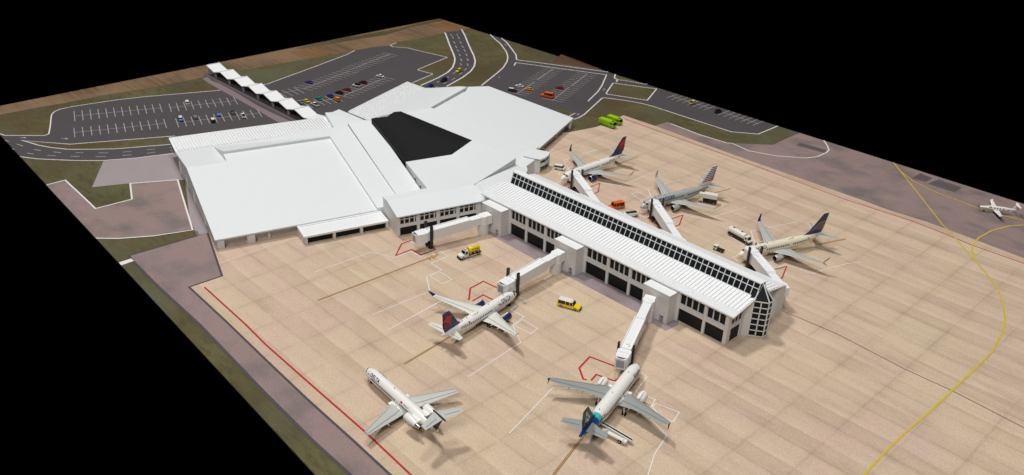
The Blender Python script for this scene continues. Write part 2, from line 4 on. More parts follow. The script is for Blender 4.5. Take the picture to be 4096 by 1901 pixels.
LINES = json.loads('[["white",0.5,[[-303.63,-106.46],[-300.15,-105.6],[-289.8,-92.88],[-290.16,-91.35],[-291.04,-90.49],[-299.51,-87.03],[-308.04,-83.83],[-314.57,-81.3],[-317.97,-78.75],[-319.69,-75.8],[-319.89,-69.66],[-318.38,-60.23],[-316.76,-49.75],[-313.01,-36.99],[-302.37,-9.45],[-300.4,-4.46]],0],["white",0.5,[[-255.23,-49.73],[-273.11,-88.04],[-290.02,-102.19],[-286.87,-100.75],[-280.18,-98.57],[-274.23,-95.39],[-267.9,-90.74],[-262.77,-84.29],[-256.4,-75.43],[-250.64,-63.25],[-247.03,-55.56]],0],["white",0.5,[[-271.64,-108.25],[-265.05,-103.83],[-254.15,-92.97],[-247.37,-84.63],[-241.56,-72.99],[-236.83,-58.77]],0],["white",0.5,[[-320.32,90.44],[-316.05,82.43],[-305.81,51.6],[-297.01,24.0],[-295.26,18.74],[-295.86,16.29],[-295.46,16.63],[-295.74,6.46]],0],["white",0.5,[[-319.23,120.0],[-316.89,113.84],[-313.55,112.99],[-306.14,118.85],[-302.43,119.47],[-277.03,125.28],[-268.76,97.44],[-268.05,96.44],[-266.62,96.41],[-257.98,98.35],[-256.89,97.9],[-251.75,80.0]],0],["white",0.8,[[-320.65,159.16],[-319.71,159.16],[-312.18,154.17],[-296.77,143.54],[-278.69,131.72],[-272.48,127.17],[-266.85,122.16],[-260.07,115.01],[-254.57,106.72],[-250.03,95.83],[-245.39,80.48]],0],["white",0.8,[[-320.24,173.07],[-319.41,172.89],[-309.0,166.29],[-288.71,152.26],[-269.7,139.56],[-261.62,133.39],[-254.56,126.43],[-248.59,118.58],[-242.67,107.46],[-235.96,90.29]],0],["white",0.7,[[-299.96,180.19],[-291.88,176.03],[-280.46,170.8],[-266.2,162.17],[-257.78,155.76],[-250.52,148.39],[-242.82,138.17],[-237.14,128.05],[-225.87,106.21]],0],["white",0.7,[[-289.08,179.92],[-280.25,175.95],[-264.71,166.5],[-256.79,161.52],[-249.52,155.04],[-248.97,154.7],[-228.86,165.47],[-200.61,180.06]],0],["white",0.6,[[-241.7,145.53],[-245.4,150.38],[-224.77,161.22],[-197.55,175.34],[-186.66,159.14],[-180.68,148.78],[-173.51,133.01]],0],["white",0.7,[[-195.21,180.14],[-190.86,174.31],[-187.79,173.5],[-185.69,169.86]],0],["white",0.5,[[-187.79,173.5],[-184.13,175.44],[-172.2,180.17]],0],["white",0.6,[[-185.39,166.81],[-164.09,178.03],[-155.23,158.85],[-174.94,149.52],[-176.47,150.66],[-185.39,166.81]],0],["white",0.6,[[-90.86,180.15],[-90.75,162.55],[-100.84,154.7],[-109.61,154.51],[-130.11,153.93],[-147.07,153.67],[-153.87,152.66],[-162.54,149.34],[-171.77,143.99],[-172.27,142.72],[-161.14,116.43],[-159.64,110.8],[-159.56,107.19]],0],["white",0.5,[[-165.25,114.34],[-163.95,108.4]],0],["white",0.6,[[-126.22,140.21],[-107.85,139.22],[-93.55,140.62],[-91.93,142.11],[-81.7,140.24],[-70.55,144.71],[-60.4,153.35],[-57.79,159.09],[-57.65,167.19],[-58.47,171.01],[-61.62,175.27],[-66.24,180.28]],0],["white",0.6,[[-236.66,-109.85],[-236.91,-102.84],[-219.9,-103.2],[-204.61,-103.63],[-204.12,-90.31],[-218.3,-85.09],[-210.32,-69.55],[-166.58,-84.49],[-166.34,-84.28],[-170.79,-96.62],[-176.47,-106.5],[-181.54,-112.29]],0],["darkgrey",0.9,[[-162.61,-108.93],[-161.64,-85.11]],0],["darkgrey",0.7,[[-161.27,-81.54],[-130.75,-91.86],[-130.94,-102.94],[-106.4,-103.55],[-80.97,-104.55],[-58.82,-105.28],[-36.77,-105.54],[-21.5,-105.92],[30.0,-98.7],[150.0,-98.7]],0],["darkgrey",0.9,[[-162.61,-108.93],[-157.49,-109.32],[-136.52,-110.1],[-109.04,-110.21],[-67.54,-112.23],[-43.35,-113.01],[-27.72,-112.93],[30.0,-108.0],[150.0,-108.0]],0],["darkgrey",0.35,[[-164.92,-83.83],[-161.66,-84.61]],0],["stall",0.28,[[-313.47,-71.72],[-299.81,-76.23]],0],["stall",0.28,[[-312.19,-68.56],[-298.7,-73.02]],0],["stall",0.28,[[-310.91,-65.39],[-297.59,-69.82]],0],["stall",0.28,[[-309.62,-62.23],[-296.47,-66.61]],0],["stall",0.28,[[-308.34,-59.07],[-295.36,-63.4]],0],["stall",0.28,[[-307.06,-55.91],[-294.25,-60.19]],0],["stall",0.28,[[-305.78,-52.74],[-293.14,-56.99]],0],["stall",0.28,[[-304.5,-49.58],[-292.03,-53.78]],0],["stall",0.28,[[-303.22,-46.42],[-290.92,-50.57]],0],["stall",0.28,[[-301.93,-43.26],[-289.8,-47.36]],0],["stall",0.28,[[-300.65,-40.09],[-288.69,-44.16]],0],["stall",0.28,[[-299.37,-36.93],[-287.58,-40.95]],0],["stall",0.28,[[-306.64,-73.97],[-293.48,-38.94]],0],["stall",0.28,[[-296.88,-33.42],[-285.2,-37.49]],0],["stall",0.28,[[-295.83,-30.21],[-284.18,-34.25]],0],["stall",0.28,[[-294.77,-27.0],[-283.17,-31.01]],0],["stall",0.28,[[-293.72,-23.79],[-282.15,-27.77]],0],["stall",0.28,[[-292.67,-20.58],[-281.14,-24.53]],0],["stall",0.28,[[-291.61,-17.38],[-280.12,-21.29]],0],["stall",0.28,[[-290.56,-14.17],[-279.11,-18.05]],0],["stall",0.28,[[-289.51,-10.96],[-278.09,-14.81]],0],["stall",0.28,[[-288.45,-7.75],[-277.08,-11.57]],0],["stall",0.28,[[-287.4,-4.54],[-276.06,-8.33]],0],["stall",0.28,[[-291.04,-35.46],[-281.73,-6.44]],0],["stall",0.28,[[-291.44,-79.73],[-280.11,-83.48]],0],["stall",0.28,[[-290.27,-76.51],[-278.9,-80.28]],0],["stall",0.28,[[-289.09,-73.3],[-277.69,-77.09]],0],["stall",0.28,[[-287.92,-70.08],[-276.47,-73.89]],0],["stall",0.28,[[-286.74,-66.86],[-275.26,-70.69]],0],["stall",0.28,[[-285.57,-63.65],[-274.05,-67.5]],0],["stall",0.28,[[-284.39,-60.43],[-272.84,-64.3]],0],["stall",0.28,[[-283.22,-57.22],[-271.63,-61.11]],0],["stall",0.28,[[-282.04,-54.0],[-270.42,-57.91]],0],["stall",0.28,[[-280.87,-50.78],[-269.2,-54.71]],0],["stall",0.28,[[-279.69,-47.57],[-267.99,-51.52]],0],["stall",0.28,[[-278.52,-44.35],[-266.78,-48.32]],0],["stall",0.28,[[-285.77,-81.6],[-272.65,-46.34]],0],["stall",0.28,[[-275.75,-39.9],[-264.16,-43.79]],0],["stall",0.28,[[-274.72,-36.67],[-263.2,-40.53]],0],["stall",0.28,[[-273.69,-33.45],[-262.24,-37.27]],0],["stall",0.28,[[-272.66,-30.22],[-261.28,-34.02]],0],["stall",0.28,[[-271.63,-26.99],[-260.32,-30.76]],0],["stall",0.28,[[-270.6,-23.77],[-259.36,-27.5]],0],["stall",0.28,[[-269.57,-20.54],[-258.41,-24.24]],0],["stall",0.28,[[-268.54,-17.32],[-257.45,-20.98]],0],["stall",0.28,[[-267.51,-14.09],[-256.49,-17.72]],0],["stall",0.28,[[-266.48,-10.86],[-255.53,-14.47]],0],["stall",0.28,[[-265.45,-7.64],[-254.57,-11.21]],0],["stall",0.28,[[-264.42,-4.41],[-253.61,-7.95]],0],["stall",0.28,[[-269.96,-41.84],[-259.02,-6.18]],0],["stall",0.28,[[-282.38,16.18],[-271.72,16.09]],0],["stall",0.28,[[-282.4,19.64],[-271.58,19.38]],0],["stall",0.28,[[-282.41,23.11],[-271.44,22.66]],0],["stall",0.28,[[-282.43,26.57],[-271.3,25.95]],0],["stall",0.28,[[-278.19,16.14],[-277.49,26.58]],0],["stall",0.28,[[-283.19,27.21],[-272.32,31.77]],0],["stall",0.28,[[-284.15,30.44],[-273.3,34.93]],0],["stall",0.28,[[-285.11,33.66],[-274.29,38.09]],0],["stall",0.28,[[-286.07,36.89],[-275.27,41.26]],0],["stall",0.28,[[-287.03,40.12],[-276.25,44.42]],0],["stall",0.28,[[-287.99,43.34],[-277.24,47.58]],0],["stall",0.28,[[-288.95,46.57],[-278.22,50.74]],0],["stall",0.28,[[-289.91,49.79],[-279.21,53.9]],0],["stall",0.28,[[-290.87,53.02],[-280.19,57.06]],0],["stall",0.28,[[-291.83,56.25],[-281.17,60.23]],0],["stall",0.28,[[-292.79,59.47],[-282.16,63.39]],0],["stall",0.28,[[-293.75,62.7],[-283.14,66.55]],0],["stall",0.28,[[-277.59,29.68],[-288.43,64.63]],0],["stall",0.28,[[-295.58,65.32],[-284.99,69.23]],0],["stall",0.28,[[-296.62,68.57],[-286.06,72.43]],0],["stall",0.28,[[-297.66,71.82],[-287.13,75.63]],0],["stall",0.28,[[-298.7,75.08],[-288.21,78.83]],0],["stall",0.28,[[-299.74,78.33],[-289.28,82.03]],0],["stall",0.28,[[-300.78,81.58],[-290.35,85.23]],0],["stall",0.28,[[-301.81,84.83],[-291.42,88.44]],0],["stall",0.28,[[-302.85,88.08],[-292.49,91.64]],0],["stall",0.28,[[-303.89,91.33],[-293.56,94.84]],0],["stall",0.28,[[-304.93,94.59],[-294.64,98.04]],0],["stall",0.28,[[-305.97,97.84],[-295.71,101.24]],0],["stall",0.28,[[-307.01,101.09],[-296.78,104.44]],0],["stall",0.28,[[-290.49,67.44],[-302.58,103.29]],0],["stall",0.28,[[-261.07,17.88],[-250.09,17.53]],0],["stall",0.28,[[-261.02,21.3],[-249.89,20.86]],0],["stall",0.28,[[-260.97,24.72],[-249.69,24.19]],0],["stall",0.28,[[-260.91,28.13],[-249.49,27.53]],0],["stall",0.28,[[-260.86,31.55],[-249.29,30.86]],0],["stall",0.28,[[-260.81,34.97],[-249.09,34.19]],0],["stall",0.28,[[-255.82,18.05],[-255.18,33.06]],0],["stall",0.28,[[-261.17,36.84],[-250.41,40.51]],0],["stall",0.28,[[-262.2,40.05],[-251.45,43.72]],0],["stall",0.28,[[-263.23,43.27],[-252.48,46.92]],0],["stall",0.28,[[-264.27,46.48],[-253.52,50.13]],0],["stall",0.28,[[-265.3,49.69],[-254.56,53.34]],0],["stall",0.28,[[-266.33,52.91],[-255.6,56.54]],0],["stall",0.28,[[-267.36,56.12],[-256.63,59.75]],0],["stall",0.28,[[-268.39,59.34],[-257.67,62.95]],0],["stall",0.28,[[-269.42,62.55],[-258.71,66.16]],0],["stall",0.28,[[-270.46,65.76],[-259.75,69.37]],0],["stall",0.28,[[-271.49,68.98],[-260.78,72.57]],0],["stall",0.28,[[-272.52,72.19],[-261.82,75.78]],0],["stall",0.28,[[-255.76,39.23],[-267.39,73.67]],0],["stall",0.28,[[-209.15,109.99],[-198.76,113.78]],0],["stall",0.28,[[-210.47,113.09],[-200.08,116.98]],0],["stall",0.28,[[-211.78,116.2],[-201.39,120.19]],0],["stall",0.28,[[-213.1,119.3],[-202.71,123.39]],0],["stall",0.28,[[-214.42,122.4],[-204.02,126.59]],0],["stall",0.28,[[-215.74,125.51],[-205.34,129.8]],0],["stall",0.28,[[-217.05,128.61],[-206.65,133.0]],0],["stall",0.28,[[-218.37,131.71],[-207.97,136.2]],0],["stall",0.28,[[-219.69,134.82],[-209.28,139.41]],0],["stall",0.28,[[-221.01,137.92],[-210.6,142.61]],0],["stall",0.28,[[-222.32,141.02],[-211.91,145.81]],0],["stall",0.28,[[-223.64,144.13],[-213.23,149.02]],0],["stall",0.28,[[-224.96,147.23],[-214.54,152.22]],0],["stall",0.28,[[-226.28,150.33],[-215.86,155.42]],0],["stall",0.28,[[-227.59,153.44],[-217.17,158.63]],0],["stall",0.28,[[-228.91,156.54],[-218.49,161.83]],0],["stall",0.28,[[-204.45,111.8],[-213.06,133.66]],0],["stall",0.35,[[-214.72,137.01],[-223.68,159.19]],0],["stall",0.28,[[-192.06,117.26],[-180.22,121.53]],0],["stall",0.28,[[-193.31,120.43],[-181.54,124.73]],0],["stall",0.28,[[-194.55,123.6],[-182.86,127.94]],0],["stall",0.28,[[-195.8,126.77],[-184.18,131.14]],0],["stall",0.28,[[-197.04,129.94],[-185.5,134.34]],0],["stall",0.28,[[-198.29,133.11],[-186.82,137.55]],0],["stall",0.28,[[-199.54,136.28],[-188.14,140.75]],0],["stall",0.28,[[-200.78,139.45],[-189.46,143.95]],0],["stall",0.28,[[-202.03,142.63],[-190.77,147.16]],0],["stall",0.28,[[-203.27,145.8],[-192.09,150.36]],0],["stall",0.28,[[-204.52,148.97],[-193.41,153.56]],0],["stall",0.28,[[-205.77,152.14],[-194.73,156.77]],0],["stall",0.28,[[-207.01,155.31],[-196.05,159.97]],0],["stall",0.28,[[-208.26,158.48],[-197.37,163.17]],0],["stall",0.28,[[-209.5,161.65],[-198.69,166.38]],0],["stall",0.28,[[-210.75,164.82],[-200.01,169.58]],0],["stall",0.28,[[-185.94,119.63],[-195.06,141.92]],0],["stall",0.35,[[-195.94,144.59],[-205.32,167.51]],0],["stall",0.28,[[-151.52,170.18],[-151.58,180.08]],0],["stall",0.28,[[-148.1,170.14],[-148.15,180.05]],0],["stall",0.28,[[-144.68,170.09],[-144.73,180.01]],0],["stall",0.28,[[-141.26,170.05],[-141.3,179.98]],0],["stall",0.28,[[-137.83,170.01],[-137.88,179.95]],0],["stall",0.28,[[-134.41,169.97],[-134.45,179.92]],0],["stall",0.28,[[-130.99,169.92],[-131.03,179.88]],0],["stall",0.28,[[-127.57,169.88],[-127.6,179.85]],0],["stall",0.28,[[-151.55,175.13],[-127.58,174.86]],0],["stall",0.28,[[-118.9,169.64],[-118.83,180.21]],0],["stall",0.28,[[-115.62,169.82],[-115.53,180.22]],0],["stall",0.28,[[-112.33,170.0],[-112.23,180.23]],0],["stall",0.28,[[-109.05,170.18],[-108.93,180.24]],0],["stall",0.28,[[-105.77,170.36],[-105.63,180.24]],0],["stall",0.28,[[-102.48,170.54],[-102.33,180.25]],0],["stall",0.28,[[-99.2,170.72],[-99.03,180.26]],0],["stall",0.28,[[-118.86,174.92],[-99.12,175.49]],0],["stall",0.4,[[-294.07,-107.3],[-291.91,-106.47]],0],["stall",0.4,[[-286.66,-104.87],[-282.77,-103.68]],0],["stall",0.4,[[-282.44,-107.91],[-281.21,-107.57]],0],["stall",0.4,[[-276.42,-101.43],[-273.32,-99.71]],0],["stall",0.4,[[-274.08,-104.85],[-271.05,-103.18]],0],["stall",0.4,[[-268.78,-96.3],[-265.94,-94.17]],0],["stall",0.4,[[-266.32,-99.49],[-263.79,-97.03]],0],["stall",0.4,[[-262.38,-89.71],[-260.3,-87.22]],0],["stall",0.4,[[-259.75,-92.57],[-257.2,-89.96]],0],["stall",0.4,[[-256.36,-82.53],[-254.0,-79.57]],0],["stall",0.4,[[-253.1,-84.96],[-250.53,-81.73]],0],["stall",0.4,[[-250.96,-74.44],[-249.71,-71.42]],0],["stall",0.4,[[-247.58,-76.17],[-245.98,-72.98]],0],["stall",0.4,[[-247.37,-65.81],[-246.09,-62.74]],0],["stall",0.4,[[-243.73,-67.3],[-242.62,-64.22]],0],["stall",0.4,[[-243.78,-57.36],[-243.54,-56.56]],0],["stall",0.4,[[-240.52,-58.56],[-240.35,-57.74]],0],["stall",0.5,[[-315.51,159.81],[-311.81,158.51]],0],["stall",0.5,[[-310.22,156.9],[-306.25,154.83]],0],["stall",0.5,[[-301.26,150.6],[-296.72,147.91]],0],["stall",0.5,[[-293.03,145.13],[-288.9,142.61]],0],["stall",0.5,[[-286.15,140.61],[-281.99,138.34]],0],["stall",0.5,[[-278.38,135.45],[-274.42,133.16]],0],["stall",0.5,[[-270.52,129.82],[-266.2,127.2]],0],["stall",0.5,[[-263.52,123.56],[-259.74,121.49]],0],["stall",0.5,[[-313.18,163.05],[-310.23,162.0]],0],["stall",0.5,[[-308.02,159.95],[-303.51,157.38]],0],["stall",0.5,[[-299.31,154.04],[-294.62,151.28]],0],["stall",0.5,[[-290.92,148.5],[-286.81,146.16]],0],["stall",0.5,[[-284.09,144.11],[-279.99,141.75]],0],["stall",0.5,[[-276.3,138.95],[-272.07,136.34]],0],["stall",0.5,[[-268.24,132.91],[-264.22,130.51]],0],["stall",0.5,[[-260.69,126.34],[-257.32,124.34]],0],["stall",0.5,[[-252.12,116.78],[-253.61,119.7]],0],["stall",0.5,[[-248.09,109.63],[-249.33,112.75]],0],["stall",0.5,[[-251.14,107.46],[-252.14,110.35]],0],["stall",0.5,[[-243.05,99.96],[-244.46,103.6]],0],["stall",0.5,[[-247.59,99.99],[-248.09,102.11]],0],["stall",0.5,[[-240.74,91.88],[-241.34,95.0]],0],["stall",0.5,[[-244.36,90.66],[-245.18,93.16]],0],["stall",0.5,[[-238.55,85.14],[-238.77,86.59]],0],["stall",0.4,[[-293.37,-101.68],[-292.05,-99.5]],0],["stall",0.4,[[-282.0,-88.59],[-280.06,-86.39]],0],["stall",0.4,[[-281.55,-86.99],[-280.06,-86.39],[-279.96,-87.56]],0],["stall",0.4,[[-293.15,-100.11],[-292.05,-99.5],[-292.01,-100.47]],0],["stall",0.4,[[-277.92,171.88],[-274.53,170.55]],0],["stall",0.4,[[-230.54,122.64],[-231.15,124.63]],0],["stall",0.4,[[-180.5,152.75],[-181.22,155.57]],0],["stall",0.4,[[-182.64,155.21],[-181.09,155.43]],0],["stall",0.4,[[-162.95,112.83],[-163.19,115.08]],0],["stall",0.4,[[-164.48,114.69],[-163.08,114.96]],0],["white",0.3,[[-113.68,-68.23],[-113.02,-46.01],[-104.63,-42.08],[-104.57,-35.07],[-99.61,-34.87],[-99.53,-27.47],[-93.77,-27.4],[-93.79,-35.05],[-87.97,-35.33],[-87.86,-41.83],[-79.97,-46.81],[-80.48,-68.92]],0],["white",0.3,[[-87.36,-40.85],[-87.41,-36.61],[-80.95,-36.75],[-80.96,-40.93],[-87.36,-40.85]],0],["red",0.55,[[-111.04,-26.88],[-111.11,-34.35],[-105.73,-40.94],[-105.64,-34.24],[-100.54,-34.13],[-100.31,-27.88],[-104.56,-27.6]],0],["white",0.3,[[-71.73,-60.21],[-73.09,-47.87],[-70.73,-45.96],[-65.92,-41.65]],0],["white",0.3,[[-73.18,-48.01],[-70.8,-70.29]],0],["white",0.3,[[-63.75,-27.91],[-56.35,-27.08],[-55.24,-34.7],[-49.62,-34.31],[-48.59,-40.11],[-40.36,-44.71],[-38.05,-67.09]],0],["white",0.3,[[-48.15,-39.91],[-48.8,-35.74],[-42.43,-35.67],[-41.7,-39.3],[-48.15,-39.91]],0],["red",0.55,[[-66.84,-28.89],[-73.51,-29.63],[-72.97,-35.77],[-67.82,-40.89]],0],["red",0.55,[[-66.75,-40.3],[-67.29,-35.32],[-64.29,-35.06],[-63.2,-34.8]],0],["white",0.3,[[-13.6,-74.69],[-19.27,-53.01],[-12.33,-46.63],[-10.07,-44.51]],0],["white",0.3,[[-11.89,-39.49],[-9.72,-38.68],[-10.79,-35.17]],0],["white",0.3,[[-8.69,-30.42],[-7.69,-29.89],[-5.46,-29.36],[-3.22,-37.13],[-2.05,-37.06],[2.46,-35.91],[3.84,-39.37]],0],["white",0.3,[[3.96,-38.96],[3.58,-37.16],[10.03,-35.32],[11.34,-39.72],[7.93,-40.68],[3.96,-38.96]],0],["white",0.3,[[1.28,-41.18],[4.13,-42.32],[13.58,-45.44],[15.78,-53.27],[38.0,-97.0]],0],["red",0.55,[[-12.96,-32.21],[-22.28,-34.61],[-20.62,-40.91],[-16.47,-43.84],[-15.56,-43.4]],0],["red",0.55,[[-14.57,-42.68],[-15.4,-39.56],[-10.08,-37.89],[-10.3,-34.61]],0],["white",0.3,[[-126.2,86.18],[-127.19,65.48],[-119.1,60.32],[-118.91,53.81],[-116.72,53.51]],0],["white",0.3,[[-112.79,49.14],[-113.05,45.7],[-108.3,45.27]],0],["white",0.3,[[-101.27,60.21],[-94.16,64.36],[-93.86,86.67]],0],["white",0.3,[[-125.5,54.86],[-125.77,58.28],[-125.5,54.86],[-122.17,55.88]],0],["red",0.5,[[-106.77,48.86],[-106.49,46.37],[-100.25,45.71]],0],["red",0.5,[[-101.09,52.79],[-101.22,59.69],[-95.88,52.71],[-95.62,48.44]],0],["white",0.3,[[-81.38,93.03],[-85.17,71.06],[-78.26,65.04]],0],["white",0.3,[[-86.17,61.57],[-85.61,65.4],[-79.0,64.38],[-79.6,60.35],[-86.17,61.57]],0],["white",0.3,[[-71.98,49.11],[-68.73,49.13],[-68.36,53.51]],0],["white",0.3,[[-79.78,59.52],[-77.01,58.7]],0],["white",0.3,[[-62.54,57.41],[-61.63,62.57],[-53.07,65.87],[-49.09,87.58]],0],["red",0.5,[[-67.92,53.47],[-68.26,49.7],[-60.54,48.09]],0],["red",0.5,[[-61.79,56.42],[-60.98,62.23],[-56.7,54.34],[-57.19,51.38]],0],["white",0.3,[[-28.82,91.76],[-36.26,71.18],[-30.06,63.71]],0],["white",0.3,[[-28.55,51.12],[-29.14,48.34],[-23.41,46.41],[-22.59,48.28]],0],["white",0.3,[[-15.21,52.99],[-13.8,58.28],[-4.49,59.48],[-3.02,66.55],[-0.35,75.18],[2.53,80.92]],0],["white",0.3,[[-39.44,61.61],[-31.63,59.04],[-31.99,57.42],[-28.78,57.35]],0],["red",0.5,[[-21.66,48.93],[-22.53,46.36],[-18.27,46.23]],0],["red",0.5,[[-14.64,52.32],[-13.07,57.33],[-9.79,48.86],[-10.3,47.57]],0],["white",0.3,[[-127.06,55.29],[-127.21,58.14]],0],["white",0.3,[[-126.96,65.64],[-126.56,86.28]],0],["leaddark",0.62,[[-98.21,-76.79],[-97.09,-33.61],[-96.92,-29.4]],0],["lead",0.28,[[-98.21,-76.79],[-97.09,-33.61],[-96.92,-29.4]],0],["leaddark",0.62,[[-54.19,-76.79],[-56.75,-53.45],[-57.44,-46.13],[-59.11,-31.33]],0],["lead",0.28,[[-54.19,-76.79],[-56.75,-53.45],[-57.44,-46.13],[-59.11,-31.33]],0],["leaddark",0.62,[[4.15,-77.12],[-0.66,-60.59],[-5.26,-46.43],[-9.33,-30.41]],0],["lead",0.28,[[4.15,-77.12],[-0.66,-60.59],[-5.26,-46.43],[-9.33,-30.41]],0],["leaddark",0.62,[[-97.76,-33.19],[-95.76,-33.86]],0],["lead",0.28,[[-97.76,-33.19],[-95.76,-33.86]],0],["leaddark",0.62,[[-98.01,-31.42],[-95.7,-32.27]],0],["lead",0.28,[[-98.01,-31.42],[-95.7,-32.27]],0],["leaddark",0.62,[[-97.65,-33.77],[-96.46,-30.61]],0],["lead",0.28,[[-97.65,-33.77],[-96.46,-30.61]],0],["leadbrown",0.6,[[-109.48,81.09],[-109.32,94.39]],0],["leadbrown",0.6,[[-65.67,86.04],[-63.14,98.11]],0],["leaddark",0.8,[[-14.32,80.57],[-11.8,87.61],[-9.73,93.17]],0],["lead",0.5,[[-14.32,80.57],[-11.8,87.61],[-9.73,93.17]],0],["red",0.4,[[-144.96,127.65],[-119.29,127.17],[-86.0,127.57],[-26.66,125.86],[-0.8,127.94],[8.88,127.43],[24.18,125.65],[41.81,125.94],[70.0,129.0],[150.0,129.0]],0],["red",0.55,[[-127.77,-99.37],[-100.35,-100.08],[-87.38,-100.89],[-62.6,-101.25],[-37.27,-101.53],[-18.32,-102.34],[40.0,-92.5],[150.0,-92.5]],0],["yellow",0.5,[[-32.04,180.42],[-8.81,154.52],[9.48,133.81],[12.95,130.85],[28.27,115.03]],0],["yellow",0.5,[[-26.2,173.64],[-17.17,166.9],[-5.3,162.7],[12.39,160.95],[20.77,161.13],[29.06,163.77]],0],["yellow",0.58,[[30.55,159.33],[26.92,153.72],[23.97,144.13],[23.02,134.18],[23.67,126.44],[25.29,121.48],[28.72,114.91],[38.06,104.7],[42.9,98.68],[47.57,89.73],[50.6,82.73],[52.05,78.33],[53.62,71.51],[55.31,59.12],[55.28,45.67],[55.0,29.96],[54.73,14.55],[54.24,4.83],[54.02,-7.97],[54.4,-20.39],[54.49,-23.35]],0],["seam",0.32,[[-0.27,30.58],[2.39,30.63],[19.49,31.83],[41.29,30.04],[54.87,30.27],[74.56,28.75],[110.0,24.0]],0],["lightseam",0.3,[[-138.84,-88.59],[-138.96,-76.51],[-139.07,-59.99]],0],["lightseam",0.3,[[-135.59,65.41],[-136.43,92.37],[-134.83,115.59]],0]]')
PLANES = json.loads('{"A320":[-7.72,-30.53,1.8512],"A220":[-57.84,-29.9,1.708],"MD":[-56.17,-88.2,3.077],"AA":[-72.37,49.79,-1.7622],"DL":[-109.78,45.08,-1.5997],"UA":[-26.06,46.3,-1.8956],"PC":[13.28,158.7,-2.5644]}')
VEH = json.loads('{"fueltruck":[-89.27,-21.91,-1.674],"yellowsuv":[-44.38,-19.64,0.369],"whitevan":[-121.35,56.95,0.422],"orangetruck":[-81.42,46.51,-1.907],"bagtruck":[-73.27,45.27,-1.971],"catering":[-61.11,79.23,-2.673],"tanker":[-35.15,61.88,-0.167],"tug":[-35.3,48.54,0.077],"beltloader":[6.2,-56.46,-3.006],"bus1":[-143.12,112.97,0.046],"bus2":[-142.96,119.2,-0.225]}')
CARS = json.loads('{"w_white":[-291.38,-26.66,2.817],"w_blue":[-271.62,-39.21,2.817],"w_black":[-269.76,-33.04,2.817],"w_blue2":[-267.82,-22.61,2.817],"w_darkwhite":[-261.57,-28.52,2.817],"w_black2":[-265.15,-16.45,2.817],"w_cream":[-258.62,-14.82,2.817],"e_purple":[-283.89,36.57,-2.788],"e_grey":[-259.51,16.3,3.121],"e_yellow":[-259.36,19.46,3.121],"e_white0":[-251.87,19.91,3.121],"e_teal":[-258.46,26.2,3.121],"e_blue":[-258.6,33.21,3.121],"e_orange":[-252.02,32.62,3.121],"e_black":[-260.15,39.49,-2.788],"e_red":[-261.86,45.24,-2.788],"e_white1":[-264.18,52.85,-2.788],"e_maroon":[-266.69,58.81,-2.788],"e_white2":[-270.19,72.14,-2.788],"n_white":[-212.04,120.9,-2.725],"n_dark":[-208.67,112.74,-2.725],"n_yellow":[-204.92,120.93,-2.725],"n_red":[-196.82,136.08,-2.725],"n_orange":[-190.86,120.67,-2.725],"r_yellow":[-251.61,112.31,-1.23],"r_black":[-243.58,94.9,-1.283],"r_blue":[-240.72,83.09,-1.306],"s_yellow":[-137.11,173.7,1.577],"s_black":[-120.82,172.94,1.577],"c_yellow":[-244.52,-56.46,-2.027]}')
TERM = json.loads('{"blackFL":[-147.73,-4.15,11.1],"blackBL":[-181.23,3.72,17.7],"entry":[[-217.11,3.83,10],[-215.72,6.88,10],[-213.51,8.84,11.5],[-212.82,11.16,10],[-202.61,10.89,10.5],[-183.48,4.65,15],[-190.99,2.11,13],[-189.46,-1.1,12.5],[-192.73,-5.29,11],[-196.64,-4.44,10]],"rcan":[[-235.0,64.17,8],[-221.24,64.95,8],[-202.92,16.38,8],[-216.51,15.49,8]],"A":[-153.75,100.28,4],"B":[-194.79,82.77,12.5],"a_bot":[-194.61,67.69,13],"b_bot":[-184.33,39.63,13.2],"a_top":[-196.07,68.01,14],"b_top":[-184.44,38.05,14.2],"r1":[-214.33,62.63,10.5],"r2":[-201.92,70.11,13],"r3":[-199.83,73.63,12.7],"kk":[[-182.06,19.61,17.2],[-179.64,10.84,17.4]],"edge5":[-136.58,59.43,4.3],"fin":[[-118.91,9.44,9.3],[-126.49,35.81,9.3],[-114.28,9.78,9.3],[-109.04,1.71,9.0]],"low1":[[-127.84,37.22,5.9],[-123.74,38.98,5.9],[-120.66,36.8,5.9],[-118.3,33.83,5.9],[-122.64,23.72,5.9]],"low2":[[-131.57,45.68,5.9],[-126.42,46.9,5.9],[-123.74,38.98,5.9],[-128.0,37.57,5.9]],"tower":[[-131.59,45.11,6.1],[-126.43,46.7,6.1],[-124.37,47.79,6.1],[-124.64,51.25,6.1],[-125.8,54.46,6.1],[-127.56,57.0,6.1],[-134.66,54.11,6.1]],"F2":null,"RH":{"B":[-196.12,84.0,11.91],"r3":[-198.94,72.84,13.09],"a_bot":[-195.06,68.08,12.8],"b_bot":[-184.72,39.95,13.02],"a_top":[-195.96,67.92,14.05],"b_top":[-184.44,38.05,14.2],"r3t":[-196.99,70.67,14.03],"r2":[-198.78,67.4,14.43],"r1":[-214.33,62.63,10.5],"edge5":[-136.75,59.61,4.2]}}')
CAM = json.loads('{"loc":[107.62642,-196.700713,146.661515],"r":[0.693387,0.719541,0.038397],"u":[-0.35955,0.299317,0.883817],"w":[-0.62445,0.626633,-0.466254],"f":0.853207,"sx":-0.004811,"sy":-0.000121}')
import bpy, bmesh, math, random
from mathutils import Matrix, Vector
from mathutils.geometry import tessellate_polygon
random.seed(7)
S = bpy.context.scene
COL = S.collection
PI = math.pi

